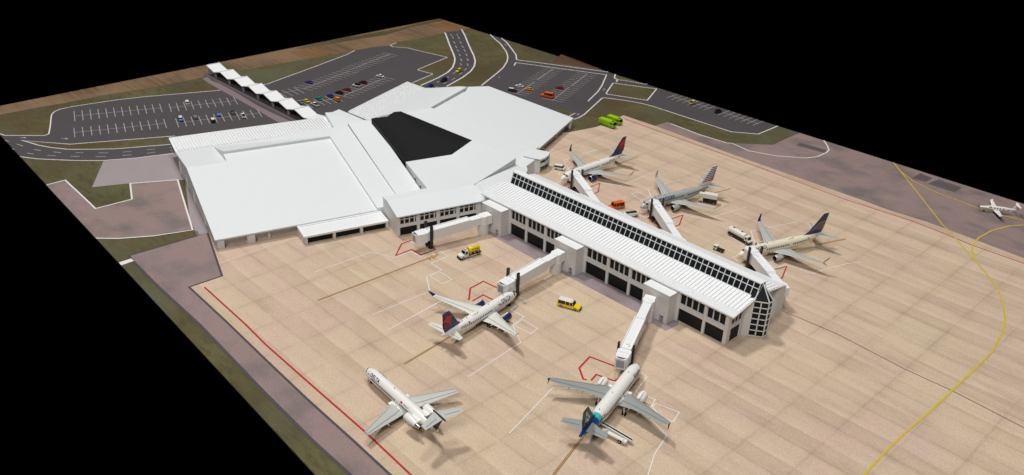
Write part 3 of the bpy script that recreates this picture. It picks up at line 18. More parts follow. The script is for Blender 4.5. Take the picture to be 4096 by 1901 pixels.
# ------------------------------------------------------------------ helpers
def lin(c):
    return tuple(((v/255)/12.92 if v/255 <= .04045 else ((v/255+.055)/1.055)**2.4) for v in c)
def new_mat(name, rgb, rough=.5, spec=.4, metal=0., srgb=True, grain=0., gscale=1.5, bump=0., bscale=4.):
    m = bpy.data.materials.new(name); m.use_nodes = True
    nt = m.node_tree; b = nt.nodes['Principled BSDF']
    c = lin(rgb) if srgb else rgb
    b.inputs['Base Color'].default_value = (*c, 1)
    b.inputs['Roughness'].default_value = rough
    b.inputs['Metallic'].default_value = metal
    b.inputs['Specular IOR Level'].default_value = spec
    geo = None
    if grain or bump:
        geo = nt.nodes.new('ShaderNodeNewGeometry')
    if grain:
        n = nt.nodes.new('ShaderNodeTexNoise'); n.inputs['Scale'].default_value = gscale; n.inputs['Detail'].default_value = 4
        nt.links.new(geo.outputs['Position'], n.inputs['Vector'])
        mr = nt.nodes.new('ShaderNodeMapRange'); mr.inputs[1].default_value = .25; mr.inputs[2].default_value = .75
        mr.inputs[3].default_value = 1-grain; mr.inputs[4].default_value = 1+grain
        nt.links.new(n.outputs['Fac'], mr.inputs[0])
        mx = nt.nodes.new('ShaderNodeVectorMath'); mx.operation = 'SCALE'; mx.inputs[0].default_value = c
        nt.links.new(mr.outputs[0], mx.inputs['Scale']); nt.links.new(mx.outputs[0], b.inputs['Base Color'])
    if bump:
        n = nt.nodes.new('ShaderNodeTexNoise'); n.inputs['Scale'].default_value = bscale; n.inputs['Detail'].default_value = 3
        nt.links.new(geo.outputs['Position'], n.inputs['Vector'])
        bp = nt.nodes.new('ShaderNodeBump'); bp.inputs['Strength'].default_value = bump; bp.inputs['Distance'].default_value = .1
        nt.links.new(n.outputs['Fac'], bp.inputs['Height']); nt.links.new(bp.outputs['Normal'], b.inputs['Normal'])
    return m

class MB:
    """collects polygons for ONE mesh object"""
    def __init__(s): s.v = []; s.f = []; s.mi = []; s.sm = []
    def add(s, vs, fs, mi=0, smooth=False):
        o = len(s.v); s.v += [tuple(p) for p in vs]
        for f in fs: s.f.append([o+i for i in f]); s.mi.append(mi); s.sm.append(smooth)
    def box(s, x0, x1, y0, y1, z0, z1, mi=0):
        vs = [(x, y, z) for z in (z0, z1) for (x, y) in ((x0, y0), (x1, y0), (x1, y1), (x0, y1))]
        s.add(vs, [(3, 2, 1, 0), (4, 5, 6, 7), (0, 1, 5, 4), (1, 2, 6, 5), (2, 3, 7, 6), (3, 0, 4, 7)], mi)
    def prism(s, top, zb, mi=0, zrel=False, tess=True):
        """top: list of 3-d points; side walls go straight down to zb (or by zb when zrel)"""
        n = len(top)
        ar = sum(top[i][0]*top[(i+1) % n][1]-top[(i+1) % n][0]*top[i][1] for i in range(n))
        if ar < 0: top = top[::-1]
        bot = [(p[0], p[1], (p[2]-zb if zrel else zb)) for p in top]
        tris = tessellate_polygon([[Vector((p[0], p[1], 0)) for p in top]]) if tess else [tuple(range(n))]
        fs = []
        for t in tris:
            a, b, c = (top[i] for i in t[:3])
            if tess and (b[0]-a[0])*(c[1]-a[1])-(b[1]-a[1])*(c[0]-a[0]) < 0: t = t[::-1]
            fs.append(tuple(t)); fs.append(tuple(n+i for i in t[::-1]))
        for i in range(n):
            j = (i+1) % n; fs.append((i, n+i, n+j, j))
        s.add(list(top)+bot, fs, mi)
    def extr(s, prof, y0, y1, mi=0):
        """side profile (x,z) extruded along y"""
        n = len(prof)
        s.add([(x, y0, z) for x, z in prof]+[(x, y1, z) for x, z in prof],
              [tuple(range(n)), tuple(range(2*n-1, n-1, -1))]+[(i, n+i, n+(i+1) % n, (i+1) % n) for i in range(n)], mi)
    def cyl(s, p0, p1, r, r1=None, n=14, mi=0, cap=True, smooth=True):
        p0 = Vector(p0); p1 = Vector(p1); r1 = r if r1 is None else r1
        d = (p1-p0).normalized(); a = d.orthogonal().normalized(); b = d.cross(a)
        vs = []
        for p, rr in ((p0, r), (p1, r1)):
            for i in range(n):
                t = 2*PI*i/n; vs.append(p+a*math.cos(t)*rr+b*math.sin(t)*rr)
        s.add(vs, [(i, (i+1) % n, n+(i+1) % n, n+i) for i in range(n)], mi, smooth)
        if cap: s.add(vs, [tuple(range(n-1, -1, -1)), tuple(range(n, 2*n))], mi)
    def loft(s, rings, mi=0, smooth=True, cap=True, mif=None):
        n = len(rings[0]); vs = [p for r in rings for p in r]
        for k in range(len(rings)-1):
            m = mif(k) if mif else mi
            s.add(rings[k]+rings[k+1], [(i, (i+1) % n, n+(i+1) % n, n+i) for i in range(n)], m, smooth)
        if cap:
            s.add(rings[0], [tuple(range(n-1, -1, -1))], mif(0) if mif else mi)
            s.add(rings[-1], [tuple(range(n))], mif(len(rings)-2) if mif else mi)
    def build(s, name, mats, parent=None, merge=True, bevel=0):
        me = bpy.data.meshes.new(name); me.from_pydata(s.v, [], s.f)
        if not isinstance(mats, (list, tuple)): mats = [mats]
        for m in mats: me.materials.append(m)
        for p, mi, sm in zip(me.polygons, s.mi, s.sm): p.material_index = mi; p.use_smooth = sm
        bm = bmesh.new(); bm.from_mesh(me)
        if merge: bmesh.ops.remove_doubles(bm, verts=bm.verts, dist=.0005)
        bmesh.ops.recalc_face_normals(bm, faces=bm.faces)
        if bevel:
            es = [e for e in bm.edges if len(e.link_faces) == 2 and e.calc_face_angle(0) > .6]
            bmesh.ops.bevel(bm, geom=es, offset=bevel, segments=1, affect='EDGES', clamp_overlap=True)
        bm.to_mesh(me); bm.free()
        me.set_sharp_from_angle(angle=math.radians(42 if any(s.sm) else 14))
        o = bpy.data.objects.new(name, me); COL.objects.link(o)
        if parent is not None: o.parent = parent
        return o

def tag(o, label, cat, group=None):
    o['label'] = label; o['category'] = cat
    if group: o['group'] = group
    return o
def thing(name, label, cat, loc=(0, 0, 0), rz=0., group=None):
    o = bpy.data.objects.new(name, None); COL.objects.link(o); o.empty_display_size = 1
    o.location = loc; o.rotation_euler = (0, 0, rz)
    return tag(o, label, cat, group)
def copy_tree(o, parent=None):
    c = o.copy(); COL.objects.link(c)
    if parent is not None: c.parent = parent
    for ch in list(o.children): copy_tree(ch, c)
    return c

def text_mesh(txt, size, bold=0., sp=1.12):
    cu = bpy.data.curves.new('txt', 'FONT'); cu.body = txt; cu.size = size; cu.offset = bold; cu.space_character = sp; cu.resolution_u = 3
    o = bpy.data.objects.new('txt', cu); COL.objects.link(o)
    dg = bpy.context.evaluated_depsgraph_get()
    me = bpy.data.meshes.new_from_object(o.evaluated_get(dg))
    bpy.data.objects.remove(o); bpy.data.curves.remove(cu)
    bm = bmesh.new(); bm.from_mesh(me)
    ys = [v.co.y for v in bm.verts]
    for k in range(1, 4):
        y = min(ys)+(max(ys)-min(ys))*k/4
        bmesh.ops.bisect_plane(bm, geom=bm.verts[:]+bm.edges[:]+bm.faces[:], plane_co=(0, y, 0), plane_no=(0, 1, 0))
    vs = [tuple(v.co) for v in bm.verts]; bm.verts.index_update()
    fs = [[v.index for v in f.verts] for f in bm.faces]
    bm.free(); bpy.data.meshes.remove(me)
    x0 = min(v[0] for v in vs); 
    return [(v[0]-x0, v[1], 0) for v in vs], fs

# ------------------------------------------------------------------ materials
M = {}
M['white'] = new_mat('white_plastic', (.75, .79, .806), .55, .3, srgb=False, grain=.012, gscale=.4, bump=.10, bscale=3.)
M['bright'] = new_mat('bright_white_plastic', (.84, .86, .875), .5, .3, srgb=False)
M['white2'] = new_mat('white_plastic_wall', (.72, .72, .715), .6, .3, srgb=False, grain=.02, gscale=.8, bump=.12, bscale=2.5)
M['black'] = new_mat('black_plastic', (.007, .0085, .011), .55, .25, srgb=False)
M['blackroof'] = new_mat('black_roof_plastic', (.006, .0065, .007), .62, .2, srgb=False)
M['charcoal'] = new_mat('charcoal_plastic', (.02, .021, .023), .5, .35, srgb=False)
M['grey'] = new_mat('grey_plastic', (.36, .37, .39), .5, .3, srgb=False)
M['tyre'] = new_mat('rubber', (.012, .012, .013), .7, .3, srgb=False)
M['glass'] = new_mat('tinted_glass', (.012, .015, .018), .2, .5, srgb=False)
M['hub'] = new_mat('wheel_hub', (.45, .45, .46), .4, .4, srgb=False)
M['air_white'] = new_mat('aircraft_white_paint', (.86, .86, .82), .28, .5, srgb=False)
M['air_cream'] = new_mat('aircraft_cream_paint', (.84, .79, .62), .3, .5, srgb=False)
M['air_silver'] = new_mat('aircraft_silver_paint', (.46, .48, .48), .32, .5, metal=.1, srgb=False)
M['wing_grey'] = new_mat('wing_grey_paint', (.50, .52, .49), .42, .4, srgb=False)
M['wing_dark'] = new_mat('wing_mid_grey_paint', (.30, .32, .31), .45, .4, srgb=False)
M['wing_white'] = new_mat('wing_white_paint', (.70, .71, .64), .38, .4, srgb=False)
M['panel_line'] = new_mat('panel_line', (.12, .12, .12), .6, .2, srgb=False)
M['navy'] = new_mat('navy_paint', (.018, .023, .12), .3, .5, srgb=False)
M['blue'] = new_mat('blue_paint', (.01, .06, .22), .3, .5, srgb=False)
M['skyblue'] = new_mat('flag_blue_paint', (.025, .15, .48), .35, .4, srgb=False)
M['teal'] = new_mat('teal_paint', (.08, .50, .52), .35, .4, srgb=False)
M['red'] = new_mat('red_paint', (.50, .03, .022), .35, .4, srgb=False)
M['dkred'] = new_mat('dark_red_paint', (.22, .012, .016), .35, .4, srgb=False)
M['gold'] = new_mat('gold_paint', (.42, .33, .15), .4, .4, srgb=False)
M['forest'] = new_mat('dark_teal_paint', (.012, .028, .04), .35, .4, srgb=False)
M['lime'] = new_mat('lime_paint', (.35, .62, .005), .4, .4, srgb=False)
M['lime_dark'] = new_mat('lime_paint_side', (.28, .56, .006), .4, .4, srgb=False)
M['orange'] = new_mat('orange_paint', (.82, .13, .006), .35, .5, srgb=False)
M['yellow'] = new_mat('yellow_paint', (.82, .62, .01), .35, .5, srgb=False)
M['gse_white'] = new_mat('vehicle_white_paint', (.76, .75, .68), .4, .4, srgb=False)
M['bare'] = new_mat('bare_metal', (.5, .5, .5), .3, .5, metal=.8, srgb=False)

def ground_mat(name, rgb, kind):
    """printed mat: one colour with print grain, cloudy stains and (on the apron) slab joints; folds of the cloth as bump and, on the apron, also as light and dark bands in the colour"""
    m = bpy.data.materials.new(name); m.use_nodes = True; nt = m.node_tree; N = nt.nodes; Lk = nt.links.new
    b = N['Principled BSDF']; b.inputs['Roughness'].default_value = .75; b.inputs['Specular IOR Level'].default_value = .18
    geo = N.new('ShaderNodeNewGeometry'); pos = geo.outputs['Position']
    def noise(scale, detail=4, vec=None, rough=.55):
        n = N.new('ShaderNodeTexNoise'); n.inputs['Scale'].default_value = scale; n.inputs['Detail'].default_value = detail; n.inputs['Roughness'].default_value = rough
        Lk(vec or pos, n.inputs['Vector']); return n.outputs['Fac']
    def mp(sx, sy, rot=0.):
        k = N.new('ShaderNodeMapping'); k.inputs['Scale'].default_value = (sx, sy, 1); k.inputs['Rotation'].default_value = (0, 0, rot); Lk(pos, k.inputs['Vector']); return k.outputs[0]
    def rng(v, a, c, lo, hi):
        k = N.new('ShaderNodeMapRange'); k.inputs[1].default_value = a; k.inputs[2].default_value = c; k.inputs[3].default_value = lo; k.inputs[4].default_value = hi; Lk(v, k.inputs[0]); return k.outputs[0]
    def math_(op, a, c=None):
        k = N.new('ShaderNodeMath'); k.operation = op
        for i, x in enumerate((a, c)):
            if x is None: continue
            if isinstance(x, (int, float)): k.inputs[i].default_value = x
            else: Lk(x, k.inputs[i])
        return k.outputs[0]
    def mix(f, a, c, mode='MIX'):
        k = N.new('ShaderNodeMix'); k.data_type = 'RGBA'; k.blend_type = mode
        for i, x in ((0, f), (6, a), (7, c)):
            if isinstance(x, (int, float)): k.inputs[i].default_value = x
            elif isinstance(x, tuple): k.inputs[i].default_value = (*x, 1)
            else: Lk(x, k.inputs[i])
        return k.outputs[2]
    c = lin(rgb)
    if kind == 'apron':
        big = noise(.03, 3); st = noise(.12, 5, mp(.35, 1.0))
        col = mix(rng(big, .38, .62, 0, 1), c, lin((204, 179, 160)))
        col = mix(rng(st, .52, .72, 0, .42), col, lin((172, 150, 128)))
        mauve = noise(.045, 4, mp(1, 1, .6)); col = mix(rng(mauve, .58, .75, 0, .3), col, lin((184, 163, 160)))
        sep = N.new('ShaderNodeSeparateXYZ'); Lk(pos, sep.inputs[0])
        wob = noise(.3, 2)
        def joint(coord, off, period):
            t = math_('ADD', coord, -off); t = math_('ADD', t, math_('MULTIPLY', math_('ADD', wob, -.5), .8)); t = math_('DIVIDE', t, period); t = math_('FRACT', t)
            t = math_('ABSOLUTE', math_('ADD', t, -.5)); t = math_('SUBTRACT', .5, t); return math_('MULTIPLY', t, period)
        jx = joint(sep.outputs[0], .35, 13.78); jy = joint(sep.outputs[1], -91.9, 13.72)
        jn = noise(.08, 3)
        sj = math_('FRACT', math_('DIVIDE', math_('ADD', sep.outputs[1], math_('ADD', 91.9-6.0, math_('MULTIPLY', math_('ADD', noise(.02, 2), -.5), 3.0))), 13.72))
        col = mix(math_('MULTIPLY', rng(sj, .55, .95, 0, .38), rng(noise(.035, 3), .35, .65, .15, 1)), col, lin((168, 146, 122)))  # shaded side of the cloth folds, put into the colour
        col = mix(math_('MULTIPLY', rng(sj, .02, .22, .35, 0), rng(noise(.04, 3), .35, .65, .15, 1)), col, lin((222, 202, 176)))  # lit side of the same folds, lightened in the colour
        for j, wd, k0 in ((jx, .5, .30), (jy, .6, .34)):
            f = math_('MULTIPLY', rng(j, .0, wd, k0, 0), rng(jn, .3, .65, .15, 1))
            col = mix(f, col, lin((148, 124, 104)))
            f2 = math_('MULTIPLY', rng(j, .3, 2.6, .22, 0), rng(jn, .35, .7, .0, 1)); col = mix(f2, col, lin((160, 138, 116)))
    elif kind == 'mauve':
        st = noise(.06, 5, mp(1, 1.2)); col = mix(rng(st, .45, .64, 0, .9), c, lin((110, 104, 102))); col = mix(rng(noise(.025, 3), .4, .65, 0, .5), col, lin((150, 130, 130)))
    elif kind == 'grass':
        st = noise(.035, 5); col = mix(rng(st, .4, .62, 0, 1), c, lin((84, 80, 52))); st2 = noise(.5, 5, mp(.35, 1, .5)); col = mix(rng(st2, .45, .7, 0, .6), col, lin((56, 56, 38))); st3 = noise(.012, 3); col = mix(rng(st3, .45, .6, 0, .7), col, lin((84, 70, 48)))
        col = mix(rng(noise(.02, 3), .48, .66, 0, .8), col, lin((92, 94, 74)))
    elif kind == 'field':
        st = noise(.6, 4, mp(.05, 1.0, .05)); col = mix(rng(st, .42, .62, 0, .75), c, tuple(x*.55 for x in c)); col = mix(rng(noise(.03, 3), .42, .62, 0, .6), col, tuple(x*1.35 for x in c))
    else:
        col = mix(rng(noise(.05, 4), .35, .7, 0, .25), c, tuple(x*.75 for x in c))
    gr = noise(2.2 if kind in ('apron', 'mauve') else 1.6, 2, None, .7)
    g = rng(gr, .3, .7, .87, 1.12) if kind in ('apron', 'mauve', 'grass') else rng(gr, .3, .7, .93, 1.06)
    vm = N.new('ShaderNodeVectorMath'); vm.operation = 'SCALE'; Lk(col, vm.inputs[0]); Lk(g, vm.inputs['Scale'])
    Lk(vm.outputs[0], b.inputs['Base Color'])
    # cloth folds, real relief: long along x, growing towards the near right corner
    wv = N.new('ShaderNodeVectorMath'); wv.operation = 'MULTIPLY_ADD'; nz = N.new('ShaderNodeTexNoise'); nz.inputs['Scale'].default_value = .012; nz.inputs['Detail'].default_value = 1; Lk(pos, nz.inputs['Vector']); Lk(nz.outputs['Color'], wv.inputs[0]); wv.inputs[1].default_value = (0, 26, 0); Lk(pos, wv.inputs[2])
    def mpw(sx, sy, rot=0.):
        k = N.new('ShaderNodeMapping'); k.inputs['Scale'].default_value = (sx, sy, 1); k.inputs['Rotation'].default_value = (0, 0, rot); Lk(wv.outputs[0], k.inputs['Vector']); return k.outputs[0]
    w1 = noise(.075, 2, mpw(.10, 1.0, .04)); w2 = noise(.022, 2, mpw(.25, 1.0, .02)); w3 = noise(.20, 2, mpw(.07, 1.0, -.03))
    w3 = math_('MULTIPLY', w3, rng(noise(.018, 2), .4, .62, .1, 1.3))
    sep2 = N.new('ShaderNodeSeparateXYZ'); Lk(pos, sep2.inputs[0])
    amp = rng(sep2.outputs[0], -70, 25, .25, 1)
    if kind == 'apron':
        cr = math_('ADD', math_('MULTIPLY', rng(jy, 0, 3.2, .20, 0), rng(noise(.05, 2), .35, .65, .2, 1)), rng(jx, 0, 2.2, .06, 0))
    hgt = math_('MULTIPLY', math_('ADD', math_('ADD', w1, math_('MULTIPLY', w2, .7)), math_('MULTIPLY', w3, .35)), amp)
    if kind == 'apron': hgt = math_('ADD', hgt, cr)
    bp = N.new('ShaderNodeBump'); bp.inputs['Strength'].default_value = 1.0; bp.inputs['Distance'].default_value = FOLD
    Lk(hgt, bp.inputs['Height']); Lk(bp.outputs['Normal'], b.inputs['Normal'])
    return m
FOLD = 2.1
G = {}
G['grass'] = ground_mat('printed_grass', (100, 95, 64), 'grass')
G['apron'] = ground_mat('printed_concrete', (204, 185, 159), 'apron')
G['asphalt'] = ground_mat('printed_asphalt', (80, 76, 79), 'plain')
G['mauve'] = ground_mat('printed_taxiway', (145, 125, 121), 'mauve')
G['mauve_light'] = ground_mat('printed_pale_pavement', (160, 148, 151), 'plain')
G['path'] = ground_mat('printed_footpath', (132, 117, 120), 'plain')
G['mauve_patch'] = ground_mat('printed_dark_patch', (96, 88, 92), 'plain')
G['mauve_grey'] = ground_mat('printed_grey_strip', (150, 137, 143), 'mauve')
G['field'] = ground_mat('printed_ploughed_field', (122, 98, 76), 'field')
G['field_orange'] = ground_mat('printed_orange_field', (126, 94, 64), 'field')
G['field_red'] = ground_mat('printed_reddish_field', (92, 66, 52), 'field')
G['hedge'] = ground_mat('printed_hedge_line', (84, 70, 44), 'grass')
G['white_mark'] = new_mat('painted_white', (226, 224, 222), .7, .2, grain=.05)
LM = {'white': new_mat('line_white', (226, 222, 220), .7, .2, grain=.08, gscale=.7), 'stall': new_mat('line_grey_white', (178, 172, 168), .7, .2, grain=.08, gscale=.7),
      'red': new_mat('line_red', (176, 44, 46), .7, .2, grain=.1, gscale=.7), 'yellow': new_mat('line_yellow', (206, 180, 62), .7, .2, grain=.08, gscale=.7),
      'lead': new_mat('line_orange', (200, 152, 88), .7, .2), 'leaddark': new_mat('line_lead_edge', (92, 72, 58), .7, .2), 'leadbrown': new_mat('line_brown', (170, 132, 92), .7, .2),
      'darkgrey': new_mat('line_dark_grey', (78, 74, 78), .7, .2, grain=.15), 'seam': new_mat('mat_seam', (98, 78, 84), .8, .1), 'lightseam': new_mat('pale_joint', (216, 200, 182), .7, .2)}

# ------------------------------------------------------------------ the printed mat (setting)
def struct(o): o['kind'] = 'structure'; return o
b = MB(); b.prism([(x, y, 0) for x, y in MAT], -.5, tess=False); struct(b.build('ground', G['grass']))
NAMES = {'field': 'ploughed_field', 'field_orange': 'orange_field', 'field_red': 'red_field', 'hedge': 'hedgerow', 'asphalt': 'road', 'grass': 'grass_island', 'mauve': 'taxiway',
         'mauve_light': 'pavement', 'path': 'footpath', 'apron': 'apron', 'mauve_patch': 'asphalt_patch', 'mauve_grey': 'service_strip', 'white_mark': 'painted_bar'}
byk = {}
for kind, lvl, ps in POLY: byk.setdefault(kind, []).append((lvl, ps))
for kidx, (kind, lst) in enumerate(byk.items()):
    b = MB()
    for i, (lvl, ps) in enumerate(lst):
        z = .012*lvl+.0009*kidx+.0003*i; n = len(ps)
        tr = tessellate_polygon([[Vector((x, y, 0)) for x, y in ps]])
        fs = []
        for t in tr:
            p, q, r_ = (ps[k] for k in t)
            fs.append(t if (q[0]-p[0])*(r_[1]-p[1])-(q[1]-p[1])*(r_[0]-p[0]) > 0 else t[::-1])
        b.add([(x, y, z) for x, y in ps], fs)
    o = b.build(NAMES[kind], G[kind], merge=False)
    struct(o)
def ribbon(b, pts, w, z):
    P_ = [Vector(p) for p in pts]; P2 = [P_[0]]
    for p in P_[1:]:
        if (p-P2[-1]).length > .05: P2.append(p)
    P_ = P2; n = len(P_); vs = []
    for i in range(n):
        d0 = (P_[i]-P_[i-1]).normalized() if i else (P_[1]-P_[0]).normalized()
        d1 = (P_[i+1]-P_[i]).normalized() if i < n-1 else d0
        t = (d0+d1); t = t.normalized() if t.length > .2 else d0
        nn = Vector((-t.y, t.x)); k = min(2.2, 1/max(.35, nn.dot(Vector((-d0.y, d0.x)))))
        for sg in (1, -1): q = P_[i]+nn*(sg*w/2*k); vs.append((q.x, q.y, z))
    b.add(vs, [(2*i, 2*i+1, 2*i+3, 2*i+2) for i in range(n-1)])
LN = {'white': 'white_line', 'stall': 'parking_line', 'red': 'red_line', 'yellow': 'taxi_line', 'lead': 'lead_in_line', 'leaddark': 'lead_in_edge', 'leadbrown': 'faded_lead_in_line', 'darkgrey': 'pavement_edge_line', 'seam': 'mat_seam', 'lightseam': 'pale_joint_line'}
ZL = {'seam': .100, 'lightseam': .098, 'leaddark': .112, 'lead': .124, 'leadbrown': .112, 'darkgrey': .09, 'white': .13, 'stall': .105, 'red': .148, 'yellow': .165}
byl = {}
for kind, w, ps, cl in LINES: byl.setdefault(kind, []).append((w, ps))
for kind, lst in byl.items():
    b = MB()
    for i, (w, ps) in enumerate(lst): ribbon(b, ps, w, ZL[kind]+.0004*(i % 30))
    o = b.build(LN[kind], LM[kind], merge=False); struct(o)
    for p in o.data.polygons:
        if p.normal.z < 0: p.flip()
ZA = .10    # apron surface that things stand on

# ------------------------------------------------------------------ terminal building
E1 = Vector((.2706, .9627)); E2 = Vector((-.9627, .2706)); LO = Vector((-147.7, -84.6))
def L(p, q, z=0.): v = LO+E1*p+E2*q; return (v.x, v.y, z)
def ribs(b, a, c, d, e, n, w, h, mi=0):
    """raised ribs from edge a-c to edge e-d (a->c start edge, e->d end edge)"""
    a, c, d, e = (Vector(x) for x in (a, c, d, e))
    for i in range(n):
        t = (i+.5)/n; p = a.lerp(c, t); q = e.lerp(d, t); u = (c-a).normalized()*w/2; up = Vector((0, 0, h))
        vs = [p-u, p+u, q+u, q-u]; vs += [x+up for x in vs]
        b.add(vs, [(0, 1, 2, 3), (4, 5, 6, 7), (0, 1, 5, 4), (1, 2, 6, 5), (2, 3, 7, 6), (3, 0, 4, 7)], mi)
term = thing('terminal_building', 'white model terminal with broad sloping roofs around a black central roof panel', 'building', (*L(60, 30)[:2], 0))
def tpart(b, name, mats, parent=None, **k):
    o = b.build(name, mats, None, **k)
    p = parent or term; o.parent = p; o.matrix_parent_inverse = Matrix.Translation(-Vector(term.location)) if p is term else Matrix.Identity(4)
    return o
# left hall roof
b = MB()
b.prism([L(-.6, -.3, 4), L(57.3, -.3, 4), L(56.7, 52.5, 13), L(14.2, 52.5, 13), L(14.2, 46.7, 12), L(-.6, 46.7, 12)], .5, zrel=True)
b.prism([L(-.6, 46.7, 12), L(14.2, 46.7, 12), L(14.2, 73.2, 8), L(-.6, 73.2, 8)], .5, zrel=True)
b.prism([L(14.2, 52.5, 14), L(56.7, 52.5, 14), L(66.6, 59.5, 14.9), L(65.4, 73.6, 8.6), L(14.2, 73.2, 8.3)], 5)
b.prism([L(57.3, -.3, 4.9), L(66.5, -1.9, 5), L(66.6, 59.5, 14.9), L(56.7, 52.5, 14)], 2)
tpart(b, 'hall_roof', M['white'])
b = MB()
b.prism([L(66.52, -1.9, 5.6), L(76.4, -1.9, 5.6), L(77.0, 58, 15.9), L(66.9, 60, 15.6)], 2)
tpart(b, 'raised_roof_strip', M['white'])
b = MB()   # walls of the left hall
b.prism([L(0, 2.1, 3.5), L(57, 2.1, 3.9), L(57, 46.7, 11.4), L(0, 46.7, 11.4)], 0)
b.prism([L(0, 46.71, 11.4), L(57, 46.71, 11.4), L(57, 73, 7.4), L(0, 73, 7.4)], 0)
for p0, p1, q0 in ((0, 2.4, 0), (10.2, 12.8, 0), (17.4, 18.2, .9)):
    b.prism([L(p0, q0, 3.45), L(p1, q0, 3.45), L(p1, 2.1, 3.55), L(p0, 2.1, 3.55)], 0)
for q in (20, 40, 55, 70): b.prism([L(-.35, q, 5.0), L(0, q, 5.0), L(0, q+1.2, 5.0), L(-.35, q+1.2, 5.0)], 0)
tpart(b, 'hall_wall', M['white2'])
# left canopy with ribs, on posts
b = MB()
cz = 8.0
b.prism([L(-.6, 73.9, cz), L(66, 73.9, cz), L(66.3, 90.9, cz), L(-.6, 90.9, cz)], .45, zrel=True)
b.prism([L(-.6, 73.3, cz-.2), L(66, 73.3, cz-.2), L(66, 73.9, cz-.2), L(-.6, 73.9, cz-.2)], .3, zrel=True)
ribs(b, L(.2, 74.4, cz), L(65.4, 74.4, cz), L(65.4, 89.6, cz), L(.2, 89.6, cz), 54, .84, .5)
tpart(b, 'ribbed_canopy', M['bright'])
for p in (2, 14, 27, 40, 53, 64):
    b = MB(); c = L(p, 89); b.cyl((c[0], c[1], 0), (c[0], c[1], cz-.45), .45); tpart(b, 'canopy_post', M['white2'])
# annex with three dark bays
b = MB()
b.prism([L(27.4, -8.8, 3.05), L(58.4, -8.8, 3.05), L(58.4, -.32, 3.3), L(27.4, -.32, 3.3)], .42, zrel=True)
for a in (((27.4, -8.8), (58.4, -8.8), (58.4, -8.1), (27.4, -8.1)), ((27.4, -8.1), (28.2, -8.1), (28.2, -.32), (27.4, -.32)), ((57.6, -8.1), (58.4, -8.1), (58.4, -.32), (57.6, -.32)), ((28.2, -1.0), (57.6, -1.0), (57.6, -.32), (28.2, -.32))):
    b.prism([L(p, q, 3.05+.25+.03*(q+8.8)) for p, q in a], .3, zrel=True)
for k in range(1, 5): b.prism([L(28.4, -8.1+k*1.4, 3.13+.042*k), L(57.4, -8.1+k*1.4, 3.13+.042*k), L(57.4, -8.1+k*1.4+.12, 3.14+.042*k), L(28.4, -8.1+k*1.4+.12, 3.14+.042*k)], .2, zrel=True)
tpart(b, 'annex_roof', M['bright'])
b = MB()
b.prism([L(28.0, -7.4, 2.65), L(58.3, -7.4, 2.65), L(58.3, 2, 2.65), L(28.0, 2, 2.65)], 0)
for q in (-5.5, -3.0, -.6): b.prism([L(27.6, q, 2.6), L(28.0, q, 2.6), L(28.0, q+1, 2.6), L(27.6, q+1, 2.6)], 0)
tpart(b, 'annex_wall', M['white2'])
for p0, p1 in ((28.8, 37.8), (38.9, 47.8), (48.9, 57.5)):
    b = MB(); b.prism([L(p0, -7.6, 2.62), L(p1, -7.6, 2.62), L(p1, -7.38, 2.62), L(p0, -7.38, 2.62)], .02); tpart(b, 'bay_opening', M['black'])
for p in (28.3, 38.35, 48.35, 58.0):
    b = MB(); b.prism([L(p-.45, -8.55, 2.64), L(p+.45, -8.55, 2.64), L(p+.45, -7.4, 2.64), L(p-.45, -7.4, 2.64)], 0); tpart(b, 'annex_column', M['white2'])
# glazed wing in front of the centre
b = MB()
b.prism([L(58.8, -16.6, 8.1), L(93.7, -16.6, 8.1), (-110.5, 3.0, 9.3), L(93.5, -6.5, 10.25), L(58.8, -6.5, 10.25)], .4, zrel=True)
CR = [L(58.8, -6.5, 10.25), L(93.5, -6.5, 10.25), tuple(TERM['fin'][0]), tuple(TERM['fin'][1]), (-145.98, 29.07, 12.6), (-141.94, 14.59, 11.25), (-147.62, -4.24, 11.2), L(76.4, -2.0, 10.0), L(58.8, -2.0, 9.9)]
b.prism(CR, .4, zrel=True)
tpart(b, 'wing_roof', M['white'])
b = MB()
b.prism([L(59.02, -15.3, 7.6), L(93.6, -15.3, 7.6), L(93.4, -6.5, 9.8), L(59.02, -6.5, 9.8)], 0)
b.prism([L(59.02, -15.98, 7.7), L(59.5, -15.98, 7.7), L(59.5, -15.3, 7.75), L(59.02, -15.3, 7.75)], 0)
b.prism([L(59.02, -6.5, 9.8), L(93.4, -6.5, 9.8), (-119.0, 9.4, 8.9), (-126.6, 35.7, 8.8), (-146.2, 28.9, 12.1), (-142.3, 14.5, 10.8), (-147.62, -4.2, 10.75), L(76.42, -2.05, 9.55), L(59.02, -2.05, 9.45)], 0)
tpart(b, 'wing_wall', M['white2'])
cols = [(59.5, 60.0), (66.6, 67.6), (74.4, 75.4), (82.2, 83.2), (90.2, 91.9)]
for p0, p1 in cols:
    b = MB(); b.prism([L(p0, -16.0, 7.72), L(p1, -16.0, 7.72), L(p1, -15.3, 7.75), L(p0, -15.3, 7.75)], 0); tpart(b, 'wing_column', M['white2'])
b = MB()
for z0, z1 in ((3.3, 4.35), (7.5, 7.72)): b.prism([L(59.5, -15.8, z1), L(92, -15.8, z1), L(92, -15.3, z1), L(59.5, -15.3, z1)], z0)
tpart(b, 'wing_beam', M['white2'])
